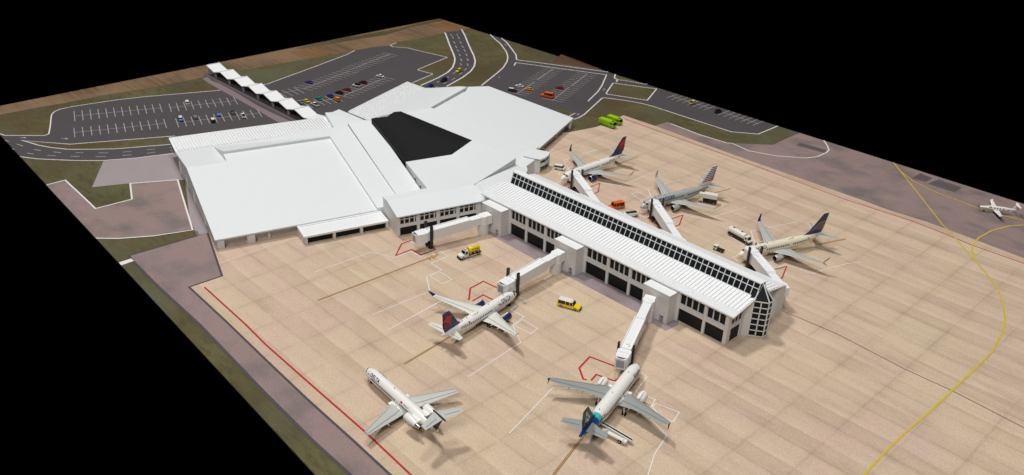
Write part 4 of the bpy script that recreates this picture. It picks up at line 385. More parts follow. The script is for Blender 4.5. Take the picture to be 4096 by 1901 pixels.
for i in range(4):
    a, c = cols[i][1], cols[i+1][0]
    b = MB(); b.prism([L(a, -15.42, 3.3), L(c, -15.42, 3.3), L(c, -15.28, 3.3), L(a, -15.28, 3.3)], .02); tpart(b, 'ground_floor_opening', M['black'])
    w = MB(); w.prism([L(a, -15.40, 7.5), L(c, -15.40, 7.5), L(c, -15.28, 7.5), L(a, -15.28, 7.5)], 4.35); wo = tpart(w, 'wing_window', M['black'])
    g = MB()
    xs = [a+(c-a)*t for t in (0, .285, .57, .855)]
    for x in xs[1:]+[a+.12, c-.1]: g.prism([L(x-.18, -15.72, 7.5), L(x+.18, -15.72, 7.5), L(x+.18, -15.41, 7.5), L(x-.18, -15.41, 7.5)], 4.35)
    for z0, z1 in ((6.2, 6.5), (4.35, 4.5), (7.4, 7.5)): g.prism([L(a, -15.66, z1), L(c, -15.66, z1), L(c, -15.41, z1), L(a, -15.41, z1)], z0)
    o = g.build('window_frame', M['white2'], wo); o.matrix_parent_inverse = wo.matrix_parent_inverse.inverted() @ wo.matrix_parent_inverse
# black central roof
b = MB(); BZ = .12
KK = [(-147.62, -4.24, 11.16), (-141.94, 14.59, 11.2), (-145.98, 29.07, 12.55), (-179.82, 17.94, 18.1), (-180.75, 15.15, 18.2), (-179.07, 10.42, 17.7), (-181.18, 3.69, 17.7)]
b.prism(KK, 2)
ribs(b, KK[0], KK[6], KK[3], KK[2], 60, .14, .06)
tpart(b, 'black_roof', M['blackroof'])
for q, z in ((9, 8.3), (14, 9.4)):
    b = MB(); b.prism([L(76.25, q-5, z), L(76.42, q-5, z), L(76.42, q-4.2, z), L(76.25, q-4.2, z)], .7, zrel=True); tpart(b, 'wall_vent', M['black'])
# entry porch roof behind the centre
b = MB(); ent = [tuple(p) for p in TERM['entry']]; b.prism(ent, 3); 
b.prism([(-190.99, 2.2, 12.6), (-182.5, 4.0, 14.6), (-181.2, 3.6, 15.2), (-189.46, -1.1, 12.6)], 4, 0)
tpart(b, 'entry_roof', M['white'])
b = MB(); b.prism([(-192.9, 3.2, 13.06), (-184.2, 5.3, 15.02), (-182.2, 3.9, 15.06), (-190.6, 1.75, 13.06)], 8); tpart(b, 'roof_gap', M['charcoal'])
# right hall: one sloping roof plane that runs on behind the centre block
A = tuple(TERM['A']); RH = {k: tuple(v) for k, v in TERM['RH'].items()}
def rpl(x, y, dz=0.): return (x, y, 4.1+.172*((x-A[0])*-.922+(y-A[1])*-.386)+dz)
b = MB()
b.prism([rpl(*RH['edge5'][:2]), A, RH['B'], RH['r3'], RH['a_bot'], RH['b_bot']], .5, zrel=True)
tpart(b, 'hall_roof', M['white'])
b = MB()
e5 = RH['edge5']
b.prism([RH['b_top'], RH['a_top'], RH['r3t'], RH['r2'], RH['r1'], (-221.24, 64.95, 8.3), (-202.92, 16.38, 8.5), (-190, 6, 13.4), (-182, 10, 14.3), (-186, 22, 14.6)], 5)
b.prism([RH['b_top'], (-186, 22, 14.6), rpl(-150, 14, 1.1), rpl(-123.5, 27.5, 1.0), rpl(-128.0, 37.5, .9), rpl(e5[0], e5[1]-.1, .9)], 2)
tpart(b, 'upper_roof', M['white'])
b = MB()
b.prism([rpl(-124.0, 27.2, -.5), rpl(-139.0, 60.2, -.5), (-154.8, 98.6, 3.5), rpl(RH['B'][0]+1.5, RH['B'][1]-.8, -.5), rpl(-196, 66, -.5), rpl(-186, 30, -.5)], 0)
b.prism([(-153.0, 98.9, 3.4), (-151.9, 96.5, 3.4), (-154.2, 95.8, 3.4), (-155.2, 98.4, 3.4)], 0)
for (x, y) in ((-147.4, 82.8), (-141.7, 68.0)): b.prism([(x, y, 3.2), (x+.3, y-.9, 3.2), (x-3.2, y-2.3, 3.4), (x-3.5, y-1.4, 3.4)], 0)
tpart(b, 'hall_wall', M['white2'])
b = MB(); rc = [tuple(p) for p in TERM['rcan']]
b.prism(rc, .45, zrel=True)
lp = lambda a, c, t: tuple(Vector(a).lerp(Vector(c), t))
ribs(b, lp(rc[0], rc[3], .01), lp(rc[0], rc[3], .99), lp(rc[1], rc[2], .99), lp(rc[1], rc[2], .01), 34, .95, .35)
tpart(b, 'ribbed_canopy', M['bright'])
for t in (.05, .3, .55, .8):
    p = lp(rc[0], rc[3], t); b = MB(); b.cyl((p[0]+1.2, p[1], 0), (p[0]+1.2, p[1], 7.55), .45); tpart(b, 'canopy_post', M['white2'])
# low link and round lookout on the far side
b = MB(); b.prism([(-116.3, 3.4, 9.9), (-118.7, 9.3, 9.2), (-126.3, 35.6, 6.4), (-127.84, 37.22, 5.9), (-123.74, 38.98, 5.9), (-120.66, 36.8, 5.9), (-118.3, 33.83, 6.0), (-110, 27.4, 7.2), (-107.7, 22, 7.8), (-107.7, 1.6, 9.1), (-110.5, 3.1, 9.25)], 0); tpart(b, 'low_roof', M['white'])
b = MB(); b.prism([(x, y, 5.6) for x, y, z in TERM['low2']], .0); tpart(b, 'link_corridor', M['white'])
tw = [tuple(p) for p in TERM['tower']]
b = MB(); b.prism(tw, .75, zrel=True)
b.prism([tw[0], tw[1], (tw[1][0]-.9, tw[1][1]+.4, 6.0), (tw[0][0], tw[0][1]+.9, 6.0)], 0)
b.prism([tw[1], tw[2], (tw[2][0]-.3, tw[2][1]+.8, 6.0), (tw[1][0]-.4, tw[1][1]+.8, 6.0)], 0)
b.prism([tw[5], (tw[5][0]+.25, tw[5][1]-.7, 6), (tw[5][0]-2.5, tw[5][1]-1.5, 6), (tw[5][0]-2.8, tw[5][1]-.8, 6)], 0)
cr = [tw[2], tw[3], tw[4], tw[5]]
for z0, z1 in ((2.6, 4.0),):
    for i in range(3): b.prism([(cr[i][0], cr[i][1], z1), (cr[i+1][0], cr[i+1][1], z1), (cr[i+1][0]-.5, cr[i+1][1]-.1, z1), (cr[i][0]-.5, cr[i][1]-.1, z1)], z0)
b.prism([(tw[0][0], tw[0][1], 3.0), (tw[2][0]-.6, tw[2][1], 3.0), (tw[4][0]-.6, tw[4][1], 3.0), (tw[5][0]-.6, tw[5][1], 3.0), (tw[6][0], tw[6][1], 3.0)], 2.6)
tpart(b, 'lookout_room', M['white'])
b = MB()
for i in range(3): b.prism([(cr[i][0]-.25, cr[i][1], 5.4), (cr[i+1][0]-.25, cr[i+1][1], 5.4), (cr[i+1][0]-.4, cr[i+1][1]-.1, 5.4), (cr[i][0]-.4, cr[i][1]-.1, 5.4)], 4.0)
tpart(b, 'lookout_window', M['glass'])

# ------------------------------------------------------------------ concourse pier
pier = thing('concourse', 'long white model concourse with ribbed roof and black clerestory windows', 'building', (-53, 13.5, 0))
def ppart(b, name, mats, parent=None, **k):
    o = b.build(name, mats, parent or pier, **k)
    if parent is None: o.matrix_parent_inverse = Matrix.Translation(-Vector(pier.location))
    return o
U0, U1, UE = -107.6, .35, 1.9
ez, mz, tz = 10.9, 13.0, 17.0
vE, vM, vT = -.5, 11.0, 12.6
b = MB()
for sg in (0, 1):
    f = (lambda v: v) if not sg else (lambda v: 27.2-v)
    b.prism([(U0, f(vE), ez), (UE, f(vE), ez), (UE, f(vM), mz), (U0, f(vM), mz)], .45, zrel=True)
    # standing seams and, near the eave, steps that run along the building
    t0 = .30
    va = vE+(vM-vE)*t0; za = ez+(mz-ez)*t0
    n = 84
    for i in range(n):
        u = U0+.8+(UE-U0-1.2)*i/(n-1)
        vs = [(u-.1, f(va), za), (u+.1, f(va), za), (u+.1, f(vM), mz), (u-.1, f(vM), mz)]
        vs += [(x, y, z+.24) for x, y, z in vs]
        b.add(vs, [(0, 1, 2, 3), (4, 5, 6, 7), (0, 1, 5, 4), (1, 2, 6, 5), (2, 3, 7, 6), (3, 0, 4, 7)])
    for k in range(6):
        t = t0*(k+.25)/6; v0 = vE+(vM-vE)*t; z0 = ez+(mz-ez)*t
        vs = [(U0, f(v0), z0), (UE, f(v0), z0), (UE, f(v0+.3), z0+.05), (U0, f(v0+.3), z0+.05)]; vs += [(x, y, z+.14) for x, y, z in vs]
        b.add(vs, [(0, 1, 2, 3), (4, 5, 6, 7), (0, 1, 5, 4), (1, 2, 6, 5), (2, 3, 7, 6), (3, 0, 4, 7)])
ppart(b, 'ribbed_roof', M['bright'])
b = MB(); b.box(-104.4, 1.75, vT-.25, 27.2-vT+.25, tz, tz+.3); ppart(b, 'ridge_cap', M['bright'])
for sg in (0, 1):
    f = (lambda v: v) if not sg else (lambda v: 27.2-v)
    b = MB(); x0, x1 = -104, 1.5
    vs = [(x0, f(vM), mz), (x1, f(vM), mz), (x1, f(vT), tz), (x0, f(vT), tz), (x0, f(vM+.5), mz), (x1, f(vM+.5), mz), (x1, f(vT+.4), tz), (x0, f(vT+.4), tz)]
    b.add(vs, [(0, 1, 2, 3), (7, 6, 5, 4), (0, 1, 5, 4), (1, 2, 6, 5), (2, 3, 7, 6), (3, 0, 4, 7)]); cl = ppart(b, 'clerestory_glazing', M['black'])
    b = MB(); n = 52
    def bar(ua, ub, ta, tb, h=.16):
        q = lambda u, t, o: (u, f(vM+(vT-vM)*t-o*.93), mz+(tz-mz)*t+o*.37)
        vs = [q(ua, ta, .01), q(ub, ta, .01), q(ub, tb, .01), q(ua, tb, .01), q(ua, ta, h), q(ub, ta, h), q(ub, tb, h), q(ua, tb, h)]
        b.add(vs, [(0, 1, 2, 3), (7, 6, 5, 4), (0, 1, 5, 4), (1, 2, 6, 5), (2, 3, 7, 6), (3, 0, 4, 7)])
    for i in range(n+1):
        u = x0+(x1-x0)*i/n; bar(u-.125, u+.125, 0, 1, .08)
    for ta, tb in ((0, .04), (.575, .63), (.955, 1)): bar(x0, x1, ta, tb, .075)
    o = b.build('clerestory_mullions', M['white'], cl)
for x in (-104.3, 1.5):
    b = MB(); b.add([(x, vM, mz-.3), (x, 27.2-vM, mz-.3), (x, 27.2-vT, tz), (x, vT, tz), (x+.3, vM, mz-.3), (x+.3, 27.2-vM, mz-.3), (x+.3, 27.2-vT, tz), (x+.3, vT, tz)], [(0, 1, 2, 3), (7, 6, 5, 4), (0, 1, 5, 4), (1, 2, 6, 5), (2, 3, 7, 6), (3, 0, 4, 7)])
    ppart(b, 'clerestory_gable', M['black'])
# walls
b = MB()
prof = [(.9, 0), (.9, 10.6), (8, 12.0), (13.6, 12.6), (19.2, 12.0), (26.4, 10.6), (26.4, 0)]
n = len(prof)
b.add([(U0+.6, v, z) for v, z in prof]+[(-.35, v, z) for v, z in prof], [tuple(range(n)), tuple(range(2*n-1, n-1, -1))]+[(i, n+i, n+(i+1) % n, (i+1) % n) for i in range(n)])
ppart(b, 'wall', M['white2'])
for a, c in ((-17.6, -1.0), (-56, -28.6), (-92.4, -66.6), (U0, -102.9)):
    for z0, z1, v0, nm in ((4.75, 6.2, .15, 'spandrel_beam'), (10.0, 10.42, .3, 'eave_beam')):
        b = MB(); b.box(a, c, v0, .9, z0, z1); ppart(b, nm, M['white2'])
b = MB(); b.box(-1.0, .2, .02, 2.2, 0, 10.5); ppart(b, 'corner_pier', M['white2'], bevel=.12)
for z0, z1, nm in ((4.75, 6.2, 'spandrel_beam'), (10.0, 10.6, 'eave_beam')):
    b = MB(); b.box(-.35, .0, 2.2, 9.8, z0, z1); ppart(b, nm, M['white2'])
b = MB(); b.box(-.35, .25, 7.4, 8.4, 0, 10.8); ppart(b, 'column', M['white2'])
b = MB(); b.box(-.3, 1.6, 24.9, 29.2, 0, 10.2); ppart(b, 'corner_pier', M['white2'])
for u in (-8.1, -37.2, -46.4, -75.0, -84.2, -17.9, -28.5, -56.2, -66.6, -92.6):
    b = MB(); b.cyl((u, .42, 0), (u, .42, 10.02), .52, n=12); ppart(b, 'column', M['white2'])
for a, c, k in ((-7.6, -1.0, 3), (-17.4, -8.6, 4), (-36.7, -29.0, 4), (-45.9, -37.7, 4), (-55.7, -46.9, 4), (-74.5, -67.1, 4), (-83.7, -75.5, 4), (-92.1, -84.7, 4)):
    b = MB(); b.box(a, c, .72, .95, .05, 4.75); ppart(b, 'garage_opening', M['black'])
    b = MB(); b.box(a, c, .74, .95, 6.2, 10.0); wo = ppart(b, 'window', M['black'])
    g = MB()
    for i in range(1, k): x = a+(c-a)*i/k; g.box(x-.14, x+.14, .42, .735, 6.2, 10.0)
    g.box(a, c, .45, .735, 6.2, 6.32); g.box(a, c, .45, .735, 9.9, 10.0)
    g.box(a, a+.14, .42, .735, 6.2, 10.0); g.box(c-.14, c, .42, .735, 6.2, 10.0)
    g.build('window_frame', M['white2'], wo)
b = MB(); b.box(-.4, -.2, 2.2, 7.4, 0.05, 4.75); ppart(b, 'garage_opening', M['black'])
b = MB(); b.box(-.4, -.21, 2.2, 7.4, 6.2, 10.0); wo = ppart(b, 'window', M['black'])
g = MB()
g.box(-.2, .05, 2.2, 7.4, 6.2, 6.34)
for y in (3.9, 5.65): g.box(-.2, .1, y-.16, y+.16, 6.2, 10.0)
g.build('window_frame', M['white2'], wo)
# glazed prow at the end
pw = [(.2, 8.6), (1.6, 10.2), (5.3, 12.6), (5.3, 14.6), (1.6, 17.0), (.2, 18.6)]
b = MB(); b.prism([(x, y, 12.3) for x, y in pw]+[(-.3, 18.6, 12.3), (-.3, 8.6, 12.3)], 0)
ap = (1.7, 13.6, 17.0)
b.add([(5.3, 12.6, 12.3), (5.3, 14.6, 12.3), (1.6, 17.0, 12.3), (1.6, 10.2, 12.3), ap, (.2, 13.6, 16.6), (.2, 9.5, 12.3), (.2, 17.7, 12.3)], [(0, 1, 4), (1, 2, 4), (3, 0, 4), (6, 3, 4, 5), (2, 7, 5, 4)])
prow = ppart(b, 'glass_prow', M['black'])
b = MB()
def wallbars(p, q, nc, nr, z0, z1, w=.17, d=.14):
    p = Vector((*p, 0)); q = Vector((*q, 0)); t = (q-p).normalized(); nn = Vector((t.y, -t.x, 0))
    def bx(a, c, za, zb):
        vs = [a+nn*.01, c+nn*.01, c+nn*d, a+nn*d]; vs = [Vector((v.x, v.y, za)) for v in vs]+[Vector((v.x, v.y, zb)) for v in vs]
        b.add(vs, [(3, 2, 1, 0), (4, 5, 6, 7), (0, 1, 5, 4), (1, 2, 6, 5), (2, 3, 7, 6), (3, 0, 4, 7)])
    for i in range(nc+1): c = p.lerp(q, i/nc); bx(c-t*w, c+t*w, z0, z1)
    for j in range(nr+1): z = z0+(z1-z0)*j/nr; bx(p, q, z-w*.9, z+w*.9)
wallbars(pw[1], pw[2], 2, 6, .15, 12.1); wallbars(pw[2], pw[3], 1, 6, .15, 12.1); wallbars(pw[3], pw[4], 2, 6, .15, 12.1)
for a, c in (((5.35, 12.6, 12.3), ap), ((5.35, 14.6, 12.3), ap), ((1.6, 10.1, 12.3), ap), ((1.6, 17.1, 12.3), ap)): b.cyl(a, c, .2, n=6)
b.build('prow_mullions', M['white'], prow)
for ps in ([(.25, 8.45), (1.68, 10.1), (1.5, 10.3), (.1, 8.65)], [(.25, 18.75), (1.68, 17.1), (1.5, 16.9), (.1, 18.55)]):
    b = MB(); b.prism([(x, y, 12.2) for x, y in ps], 0); ppart(b, 'prow_side_wall', M['white2'])
# gate houses
for (a, c) in ((-28.3, -18.3), (-66.4, -56.5), (-102.8, -92.7)):
    b = MB()
    ym = (a+c)/2
    b.box(a, c-2.9, -4, .9, 0, 9.9); b.box(c-1.4, c, -4, .9, 0, 9.9); b.box(c-2.9, c-1.4, -4, .9, 2.2, 9.9)
    b.box(c-2.9, c-1.4, -2.6, .9, 0, 2.2)
    ppart(b, 'gate_house', M['white2'])
    b = MB(); b.box(a-.12, c+.12, -4.15, .88, 9.9, 10.12); ppart(b, 'gate_house_roof', M['bright'])
for (a, c) in ((-10.2, 0.1), (-48.5, -38.3), (-86.4, -75.9)):
    b = MB(); b.box(a, c, 26.4, 30.4, 0, 9.2); ppart(b, 'gate_house', M['white2'])
    b = MB(); b.box(a-.1, c+.1, 26.9, 30.6, 9.2, 9.45); ppart(b, 'gate_house_roof', M['bright'])

# ------------------------------------------------------------------ covered walkway: folded roof on posts
wk = thing('covered_walkway', 'white zigzag folded walkway canopy on posts crossing between the car parks', 'canopy', (-280, 6.1, 0))
inv = Matrix.Translation(-Vector(wk.location))
apex = [-328.4, -313.55, -298.9, -284.3, -269.9, -255.65, -241.3, -226.5]
b = MB(); ya, yb = 2.4, 9.95; th = .3
for i in range(7):
    x0, x1 = apex[i], apex[i+1]; xm = x0+(x1-x0)*.5
    for (p, zp), (q, zq) in (((x0, 5.0), (xm, 3.2)), ((xm, 3.2), (x1, 5.0 if i < 6 else 4.2))):
        b.add([(p, ya, zp), (q, ya, zq), (q, yb, zq), (p, yb, zp), (p, ya, zp-th), (q, ya, zq-th), (q, yb, zq-th), (p, yb, zp-th)], [(0, 1, 2, 3), (7, 6, 5, 4), (0, 1, 5, 4), (1, 2, 6, 5), (2, 3, 7, 6), (3, 0, 4, 7)])
    b.box(x0-.25, x0+.1, ya, yb, 4.95, 5.25)
o = b.build('folded_roof', M['bright'], wk); o.matrix_parent_inverse = inv
for i in range(-1, 7):
    xm = (apex[i]+apex[i+1])/2 if i >= 0 else -327.6
    for y in (ya+.9, yb-1.2):
        b = MB(); b.box(xm-.55, xm+.55, y-.4, y+.4, .05, 3.0); o = b.build('post', M['grey'], wk); o.matrix_parent_inverse = inv

# ------------------------------------------------------------------ jet bridges
def jet_bridge(rot, cab, wide, label, front, open_side=1, lift=0.):
    d = Vector((cab[0]-rot[0], cab[1]-rot[1])); Ln = d.length; rz = math.atan2(d.y, d.x)
    r_ = thing('jet_bridge', label, 'jet bridge', (rot[0], rot[1], ZA), rz, 'jet bridges around the concourse')
    zr, zc = 7.4, 6.55
    b = MB(); b.cyl((0, 0, 0), (0, 0, 4.2), 2.0, n=24); b.build('rotunda_column', M['white2'], r_)
    b = MB(); b.cyl((0, 0, 4.21), (0, 0, zr), 1.9, n=24); b.box(-2.6, 0, -1.7, 1.7, 4.2, zr+.1); b.build('rotunda', M['bright'], r_)
    def tun(x0, x1, w, h, name, up=0.):
        zz = lambda x: zr-.1-(zr-zc)*max(0, x)/Ln+up
        b = MB(); b.add([(x0, -w/2, zz(x0)-h), (x1, -w/2, zz(x1)-h), (x1, w/2, zz(x1)-h), (x0, w/2, zz(x0)-h), (x0, -w/2, zz(x0)), (x1, -w/2, zz(x1)), (x1, w/2, zz(x1)), (x0, w/2, zz(x0))],
                        [(3, 2, 1, 0), (4, 5, 6, 7), (0, 1, 5, 4), (1, 2, 6, 5), (2, 3, 7, 6), (3, 0, 4, 7)])
        if name == 'outer_tunnel':
            for ya_, yb_ in ((-w/2+.02, -w/2+.28), (w/2-.28, w/2-.02)):
                b.add([(x0+.4, ya_, zz(x0+.4)), (x1-.6, ya_, zz(x1-.6)), (x1-.6, yb_, zz(x1-.6)), (x0+.4, yb_, zz(x0+.4)), (x0+.4, ya_, zz(x0+.4)+.28), (x1-.6, ya_, zz(x1-.6)+.28), (x1-.6, yb_, zz(x1-.6)+.28), (x0+.4, yb_, zz(x0+.4)+.28)],
                      [(3, 2, 1, 0), (4, 5, 6, 7), (0, 1, 5, 4), (1, 2, 6, 5), (2, 3, 7, 6), (3, 0, 4, 7)])
            for xx in (x0+.42, x1-.9): b.box(xx, xx+.26, -w/2+.3, w/2-.3, zz(xx)-.1, zz(xx)+.26)
        return b.build(name, M['bright'], r_)
    tun(.6, wide+1.5, 2.7, 2.7, 'inner_tunnel')
    ot = tun(wide, Ln-2.6, 3.25, 3.3, 'outer_tunnel', .2)
    b = MB(); b.box(Ln-6.2, Ln-5.2, -.5, .5, zc+.2, zc+.62); b.cyl((Ln-4.8, .6, zc), (Ln-4.8, .6, zc+.6), .4, n=8); b.build('roof_unit', M['bright'], r_)
    b = MB(); ring = [(Ln+.1+1.55*math.cos(t), 1.85*math.sin(t)) for t in [(-PI/2)+PI*k/10 for k in range(11)]]
    b.prism([(x, y, zc+.1) for x, y in ring]+[(Ln-2.5, 1.85, zc+.1), (Ln-2.5, -1.85, zc+.1)], zc-3.45)
    b.box(Ln-2.7, Ln-1.4, -1.95, 1.95, zc-3.1, zc+.22)
    cb = b.build('cab', M['bright'], r_)
    b = MB(); sd = open_side
    b.box(Ln+1.2, Ln+1.70, -1.15, 1.15, zc-3.0, zc-.55) if front else b.box(Ln-1.1, Ln+1.0, min(sd*1.8, sd*1.99), max(sd*1.8, sd*1.99), zc-3.0, zc-.4)
    b.build('cab_doorway', M['grey'], cb)
    if front:
        b = MB(); b.box(Ln+1.0, Ln+1.78, -1.5, -1.16, zc-3.35, zc+.1); b.box(Ln+1.0, Ln+1.78, 1.16, 1.5, zc-3.35, zc+.1); b.box(Ln+1.0, Ln+1.78, -1.16, 1.16, zc-.54, zc+.1); b.box(Ln+1.0, Ln+1.78, -1.16, 1.16, zc-3.35, zc-3.01); b.build('doorway_frame', M['bright'], cb)
    for y in (-2.15, 2.15):
        b = MB(); b.box(Ln-4.4, Ln-3.4, y-.28, y+.28, 1.0, 9.2+lift); b.build('lift_mast', M['charcoal'], r_)
    b = MB(); b.box(Ln-4.5, Ln-3.3, -1.6, 1.6, .9, 1.6)
    for y in (-1.1, 1.1): b.cyl((Ln-3.9, y-.3, .7), (Ln-3.9, y+.3, .7), .7, n=14)
    b.cyl((Ln-3.9, 0, 1.4), (Ln-3.9, 0, 3.3), .45, n=10)
    b.build('wheel_bogie', M['tyre'], r_)
    return r_
jet_bridge((-98.8, -7.0), (-103.9, -32.4), 5.6, 'jet bridge beside the yellow tank truck, reaching no aircraft', 1, -1)
jet_bridge((-62.4, -7.2), (-60.7, -32.4), 6.2, 'jet bridge at the nose of the navy and red tailed jet before the concourse', 1, 1)
jet_bridge((-23.7, -6.9), (-10.9, -34.6), 10.5, 'jet bridge ending at the nose of the blue tailed white jet', 1, 1, -1.2)
jet_bridge((-78.2, 32.0), (-105.6, 48.4), 12.6, 'jet bridge behind the concourse ending at the red and navy tailed jet', 0, -1)
jet_bridge((-40.9, 32.4), (-67.8, 52.0), 13.0, 'jet bridge behind the concourse ending at the silver jet', 0, -1)
jet_bridge((-1.9, 32.9), (-22.6, 47.6), 7.5, 'jet bridge behind the concourse ending at the cream jet with the gold globe tail', 0, -1)

# ------------------------------------------------------------------ airliners
def aircraft(key, label, sp, group='airliners parked at the gates'):
    x, y, yaw = PLANES[key]
    r_ = thing('airliner', label, 'airplane', (x, y, ZA), yaw, group)
    Lf, R, RH, zc, Ln, Lt = sp['fus']; body = M[sp['body']]
    te = sp.get('tail_end', .13)
    def prof(s):
        k, dz = 1., 0.
        if s < Ln: t = max(0., s/Ln); k = max(.02, (1-(1-t)**2.0)**.62); dz = -(1-k)*RH*.32
        t0 = Lf-Lt
        if s > t0: t = (s-t0)/Lt; k = 1-(1-te)*t**1.45; dz = (1-k)*RH*sp.get('rise', .72)
        return k, dz
    def surf(s, th, off=0.):
        k, dz = prof(s); return (-s, (R*k+off)*math.cos(th), zc+dz+(RH*k+off)*math.sin(th))
    ss = [0, .12, .35, .7, 1.1, 1.6, 2.2, 2.9, 3.7, 4.6, 5.6, 7]
    ss = [q*Ln/7 for q in ss]+[Ln+(Lf-Lt-Ln)*i/6 for i in range(1, 7)]+[Lf-Lt+Lt*i/10 for i in range(1, 11)]
    b = MB(); band = sp.get('bands')
    mats = [body]
    if band:
        mats += [M[m] for _, m in band]
        for s0, _ in band: ss += [s0]
        ss = sorted(set(ss))
    def mif(k):
        if not band: return 0
        mid = (ss[k]+ss[k+1])/2; m = 0
        for i, (s0, _) in enumerate(band):
            if mid > s0: m = i+1
        return m
    b.loft([[surf(s, 2*PI*i/28) for i in range(28)] for s in ss], mif=mif)
    fus = b.build('fuselage', mats, r_)
    # belly fairing
    w = sp['wing']; s0 = w['sec'][0][1]; c0 = w['sec'][0][2]
    b = MB(); b.loft([[(-s, R*1.02*k*math.cos(t), zc-RH*.45+RH*.66*k*math.sin(t)) for t in [2*PI*i/16 for i in range(16)]] for s, k in ((s0-1.5, .3), (s0-.5, .8), (s0+1, 1), (s0+c0-.5, 1), (s0+c0+1, .75), (s0+c0+2.2, .3))]); b.build('belly_fairing', body if not sp.get('belly') else M[sp['belly']], r_)
    # cockpit glazing
    b = MB(); sw = sp.get('ck', (1.55, 2.35))
    for t0, t1 in ((24, 52), (56, 88), (92, 124), (128, 156)):
        n = 4; lo = []; hi = []
        for i in range(n+1):
            th = math.radians(t0+(t1-t0)*i/n); side = abs(90-(t0+(t1-t0)*i/n))/66
            lo.append(surf(sw[0]+.75*side, th if th < PI/2 else th, .03)); hi.append(surf(sw[1]+.75*side, th, .03))
        b.add(lo+hi, [(i, i+1, n+2+i, n+1+i) for i in range(n)])
    b.build('cockpit_window', M['glass'], fus)
    # cabin windows
    def row(name, s0, s1, step, th, w_, h_, mat):
        b = MB(); s = s0
        while s < s1:
            if not any(abs(s-g) < .8 for g in sp.get('gaps', ())):
                for sg in (1, -1):
                    q = [(s, th-h_), (s+w_, th-h_), (s+w_, th+h_), (s, th+h_)]
                    b.add([surf(a, t if sg > 0 else PI-t, .035) for a, t in q], [(0, 1, 2, 3)])
            s += step
        return b.build(name, M[mat], fus)
    wi = sp['win']; row('window_row', wi[0], wi[1], .78 if not sp.get('wstep') else sp['wstep'], wi[2], .44 if not sp.get('ww') else sp['ww'], .14, 'navy' if not sp.get('wmat') else sp['wmat'])
    # doors as thin outlines
    b = MB()
    for s, hh in sp.get('doors', ()):
        for sg in (1, -1):
            for (a0, t0, a1, t1) in ((0, -.22, .07, .42), (.85, -.22, .92, .42), (0, .39, .92, .42), (0, -.22, .92, -.19)):
                b.add([surf(s+a, t if sg > 0 else PI-t, .03) for a, t in ((a0, t0), (a1, t0), (a1, t1), (a0, t1))], [(0, 1, 2, 3)])
    if b.v: b.build('cabin_doors', M['panel_line'], fus)
    # lettering
    for (txt, s_, th, size, mt, bold) in sp.get('text', ()):
        vs, fs = text_mesh(txt, size, bold)
        wd = max(v[0] for v in vs)
        b = MB()
        b.add([surf(s_+v[0], th+v[1]/R, .05) for v in vs], fs); b.add([surf(s_+wd-v[0], PI-th-v[1]/R, .05) for v in vs], fs)
        b.build('lettering', M[mt], fus, merge=False)
    for (s_, th, wid, hgt, mt, shape) in sp.get('marks', ()):
        b = MB()
        for sg in (1, -1):
            for poly in shape:
                b.add([surf(s_+(px*wid if sg > 0 else (1-px)*wid), (th+py*hgt/R) if sg > 0 else PI-th-py*hgt/R, .05) for px, py in poly], [tuple(range(len(poly)))])
        b.build('emblem', M[mt], fus, merge=False)
    # wings
    def section(y, sl, c, z, tc, sg):
        pf = [(0, 0), (.04, .42), (.2, .95), (.45, 1), (.75, .5), (1, .04), (1, -.04), (.7, -.25), (.4, -.6), (.15, -.6), (.03, -.3)]
        return [(-(sl+c*px), sg*y, z+pz*tc*c*.5+(.5-px)*c*.03) for px, pz in pf]
    def lines(b, sec, fr, sg, w_=.13, f0=.0, f1=1.):
        n = 14; top = []
        for i in range(n+1):
            t = f0+(f1-f0)*i/n; a = t*(len(sec)-1); k = min(int(a), len(sec)-2); u = a-k
            y_, sl, c, z, tc = [sec[k][j]+(sec[k+1][j]-sec[k][j])*u for j in range(5)]
            px = fr; pz = (1-(abs(px-.4)/.6)**1.6)*.5*tc*c
            for dd in (0, w_): top.append((-(sl+c*px+dd), sg*y_, z+pz+(.5-px)*c*.03+.06))
        b.add(top, [(2*i, 2*i+1, 2*i+3, 2*i+2) for i in range(n)])
    for sg in (1, -1):
        sec = w['sec']; b = MB(); b.loft([section(*q, sg) for q in sec], smooth=False); wo = b.build('wing', M[w['mat']], r_)
        b = MB(); lines(b, sec, .70, sg, .10, .05, .97); lines(b, sec, .13, sg, .08, .1, .97)
        b.build('flap_line', M['panel_line'], wo)
        if w.get('root'):
            q = sec[0]; q1 = sec[1]; b = MB(); yy = R*.93
            b.add([(-(q[1]+q[2]*f), sg*yv, q[3]+(.5-f)*q[2]*.03+(q[4]*q[2]*.5)*h+.07) for yv in (yy, yy+1.5) for f, h in ((.12, .85), (.35, 1), (.6, .9), (.84, .42))], [(0, 1, 5, 4), (1, 2, 6, 5), (2, 3, 7, 6)]); b.build('wing_root_panel', M['air_white'], wo, merge=False)
        if w.get('winglet'):
            b = MB(); b.loft([section(*q, sg) for q in w['winglet']], smooth=False); b.build('winglet', M[w['wlmat']], r_)
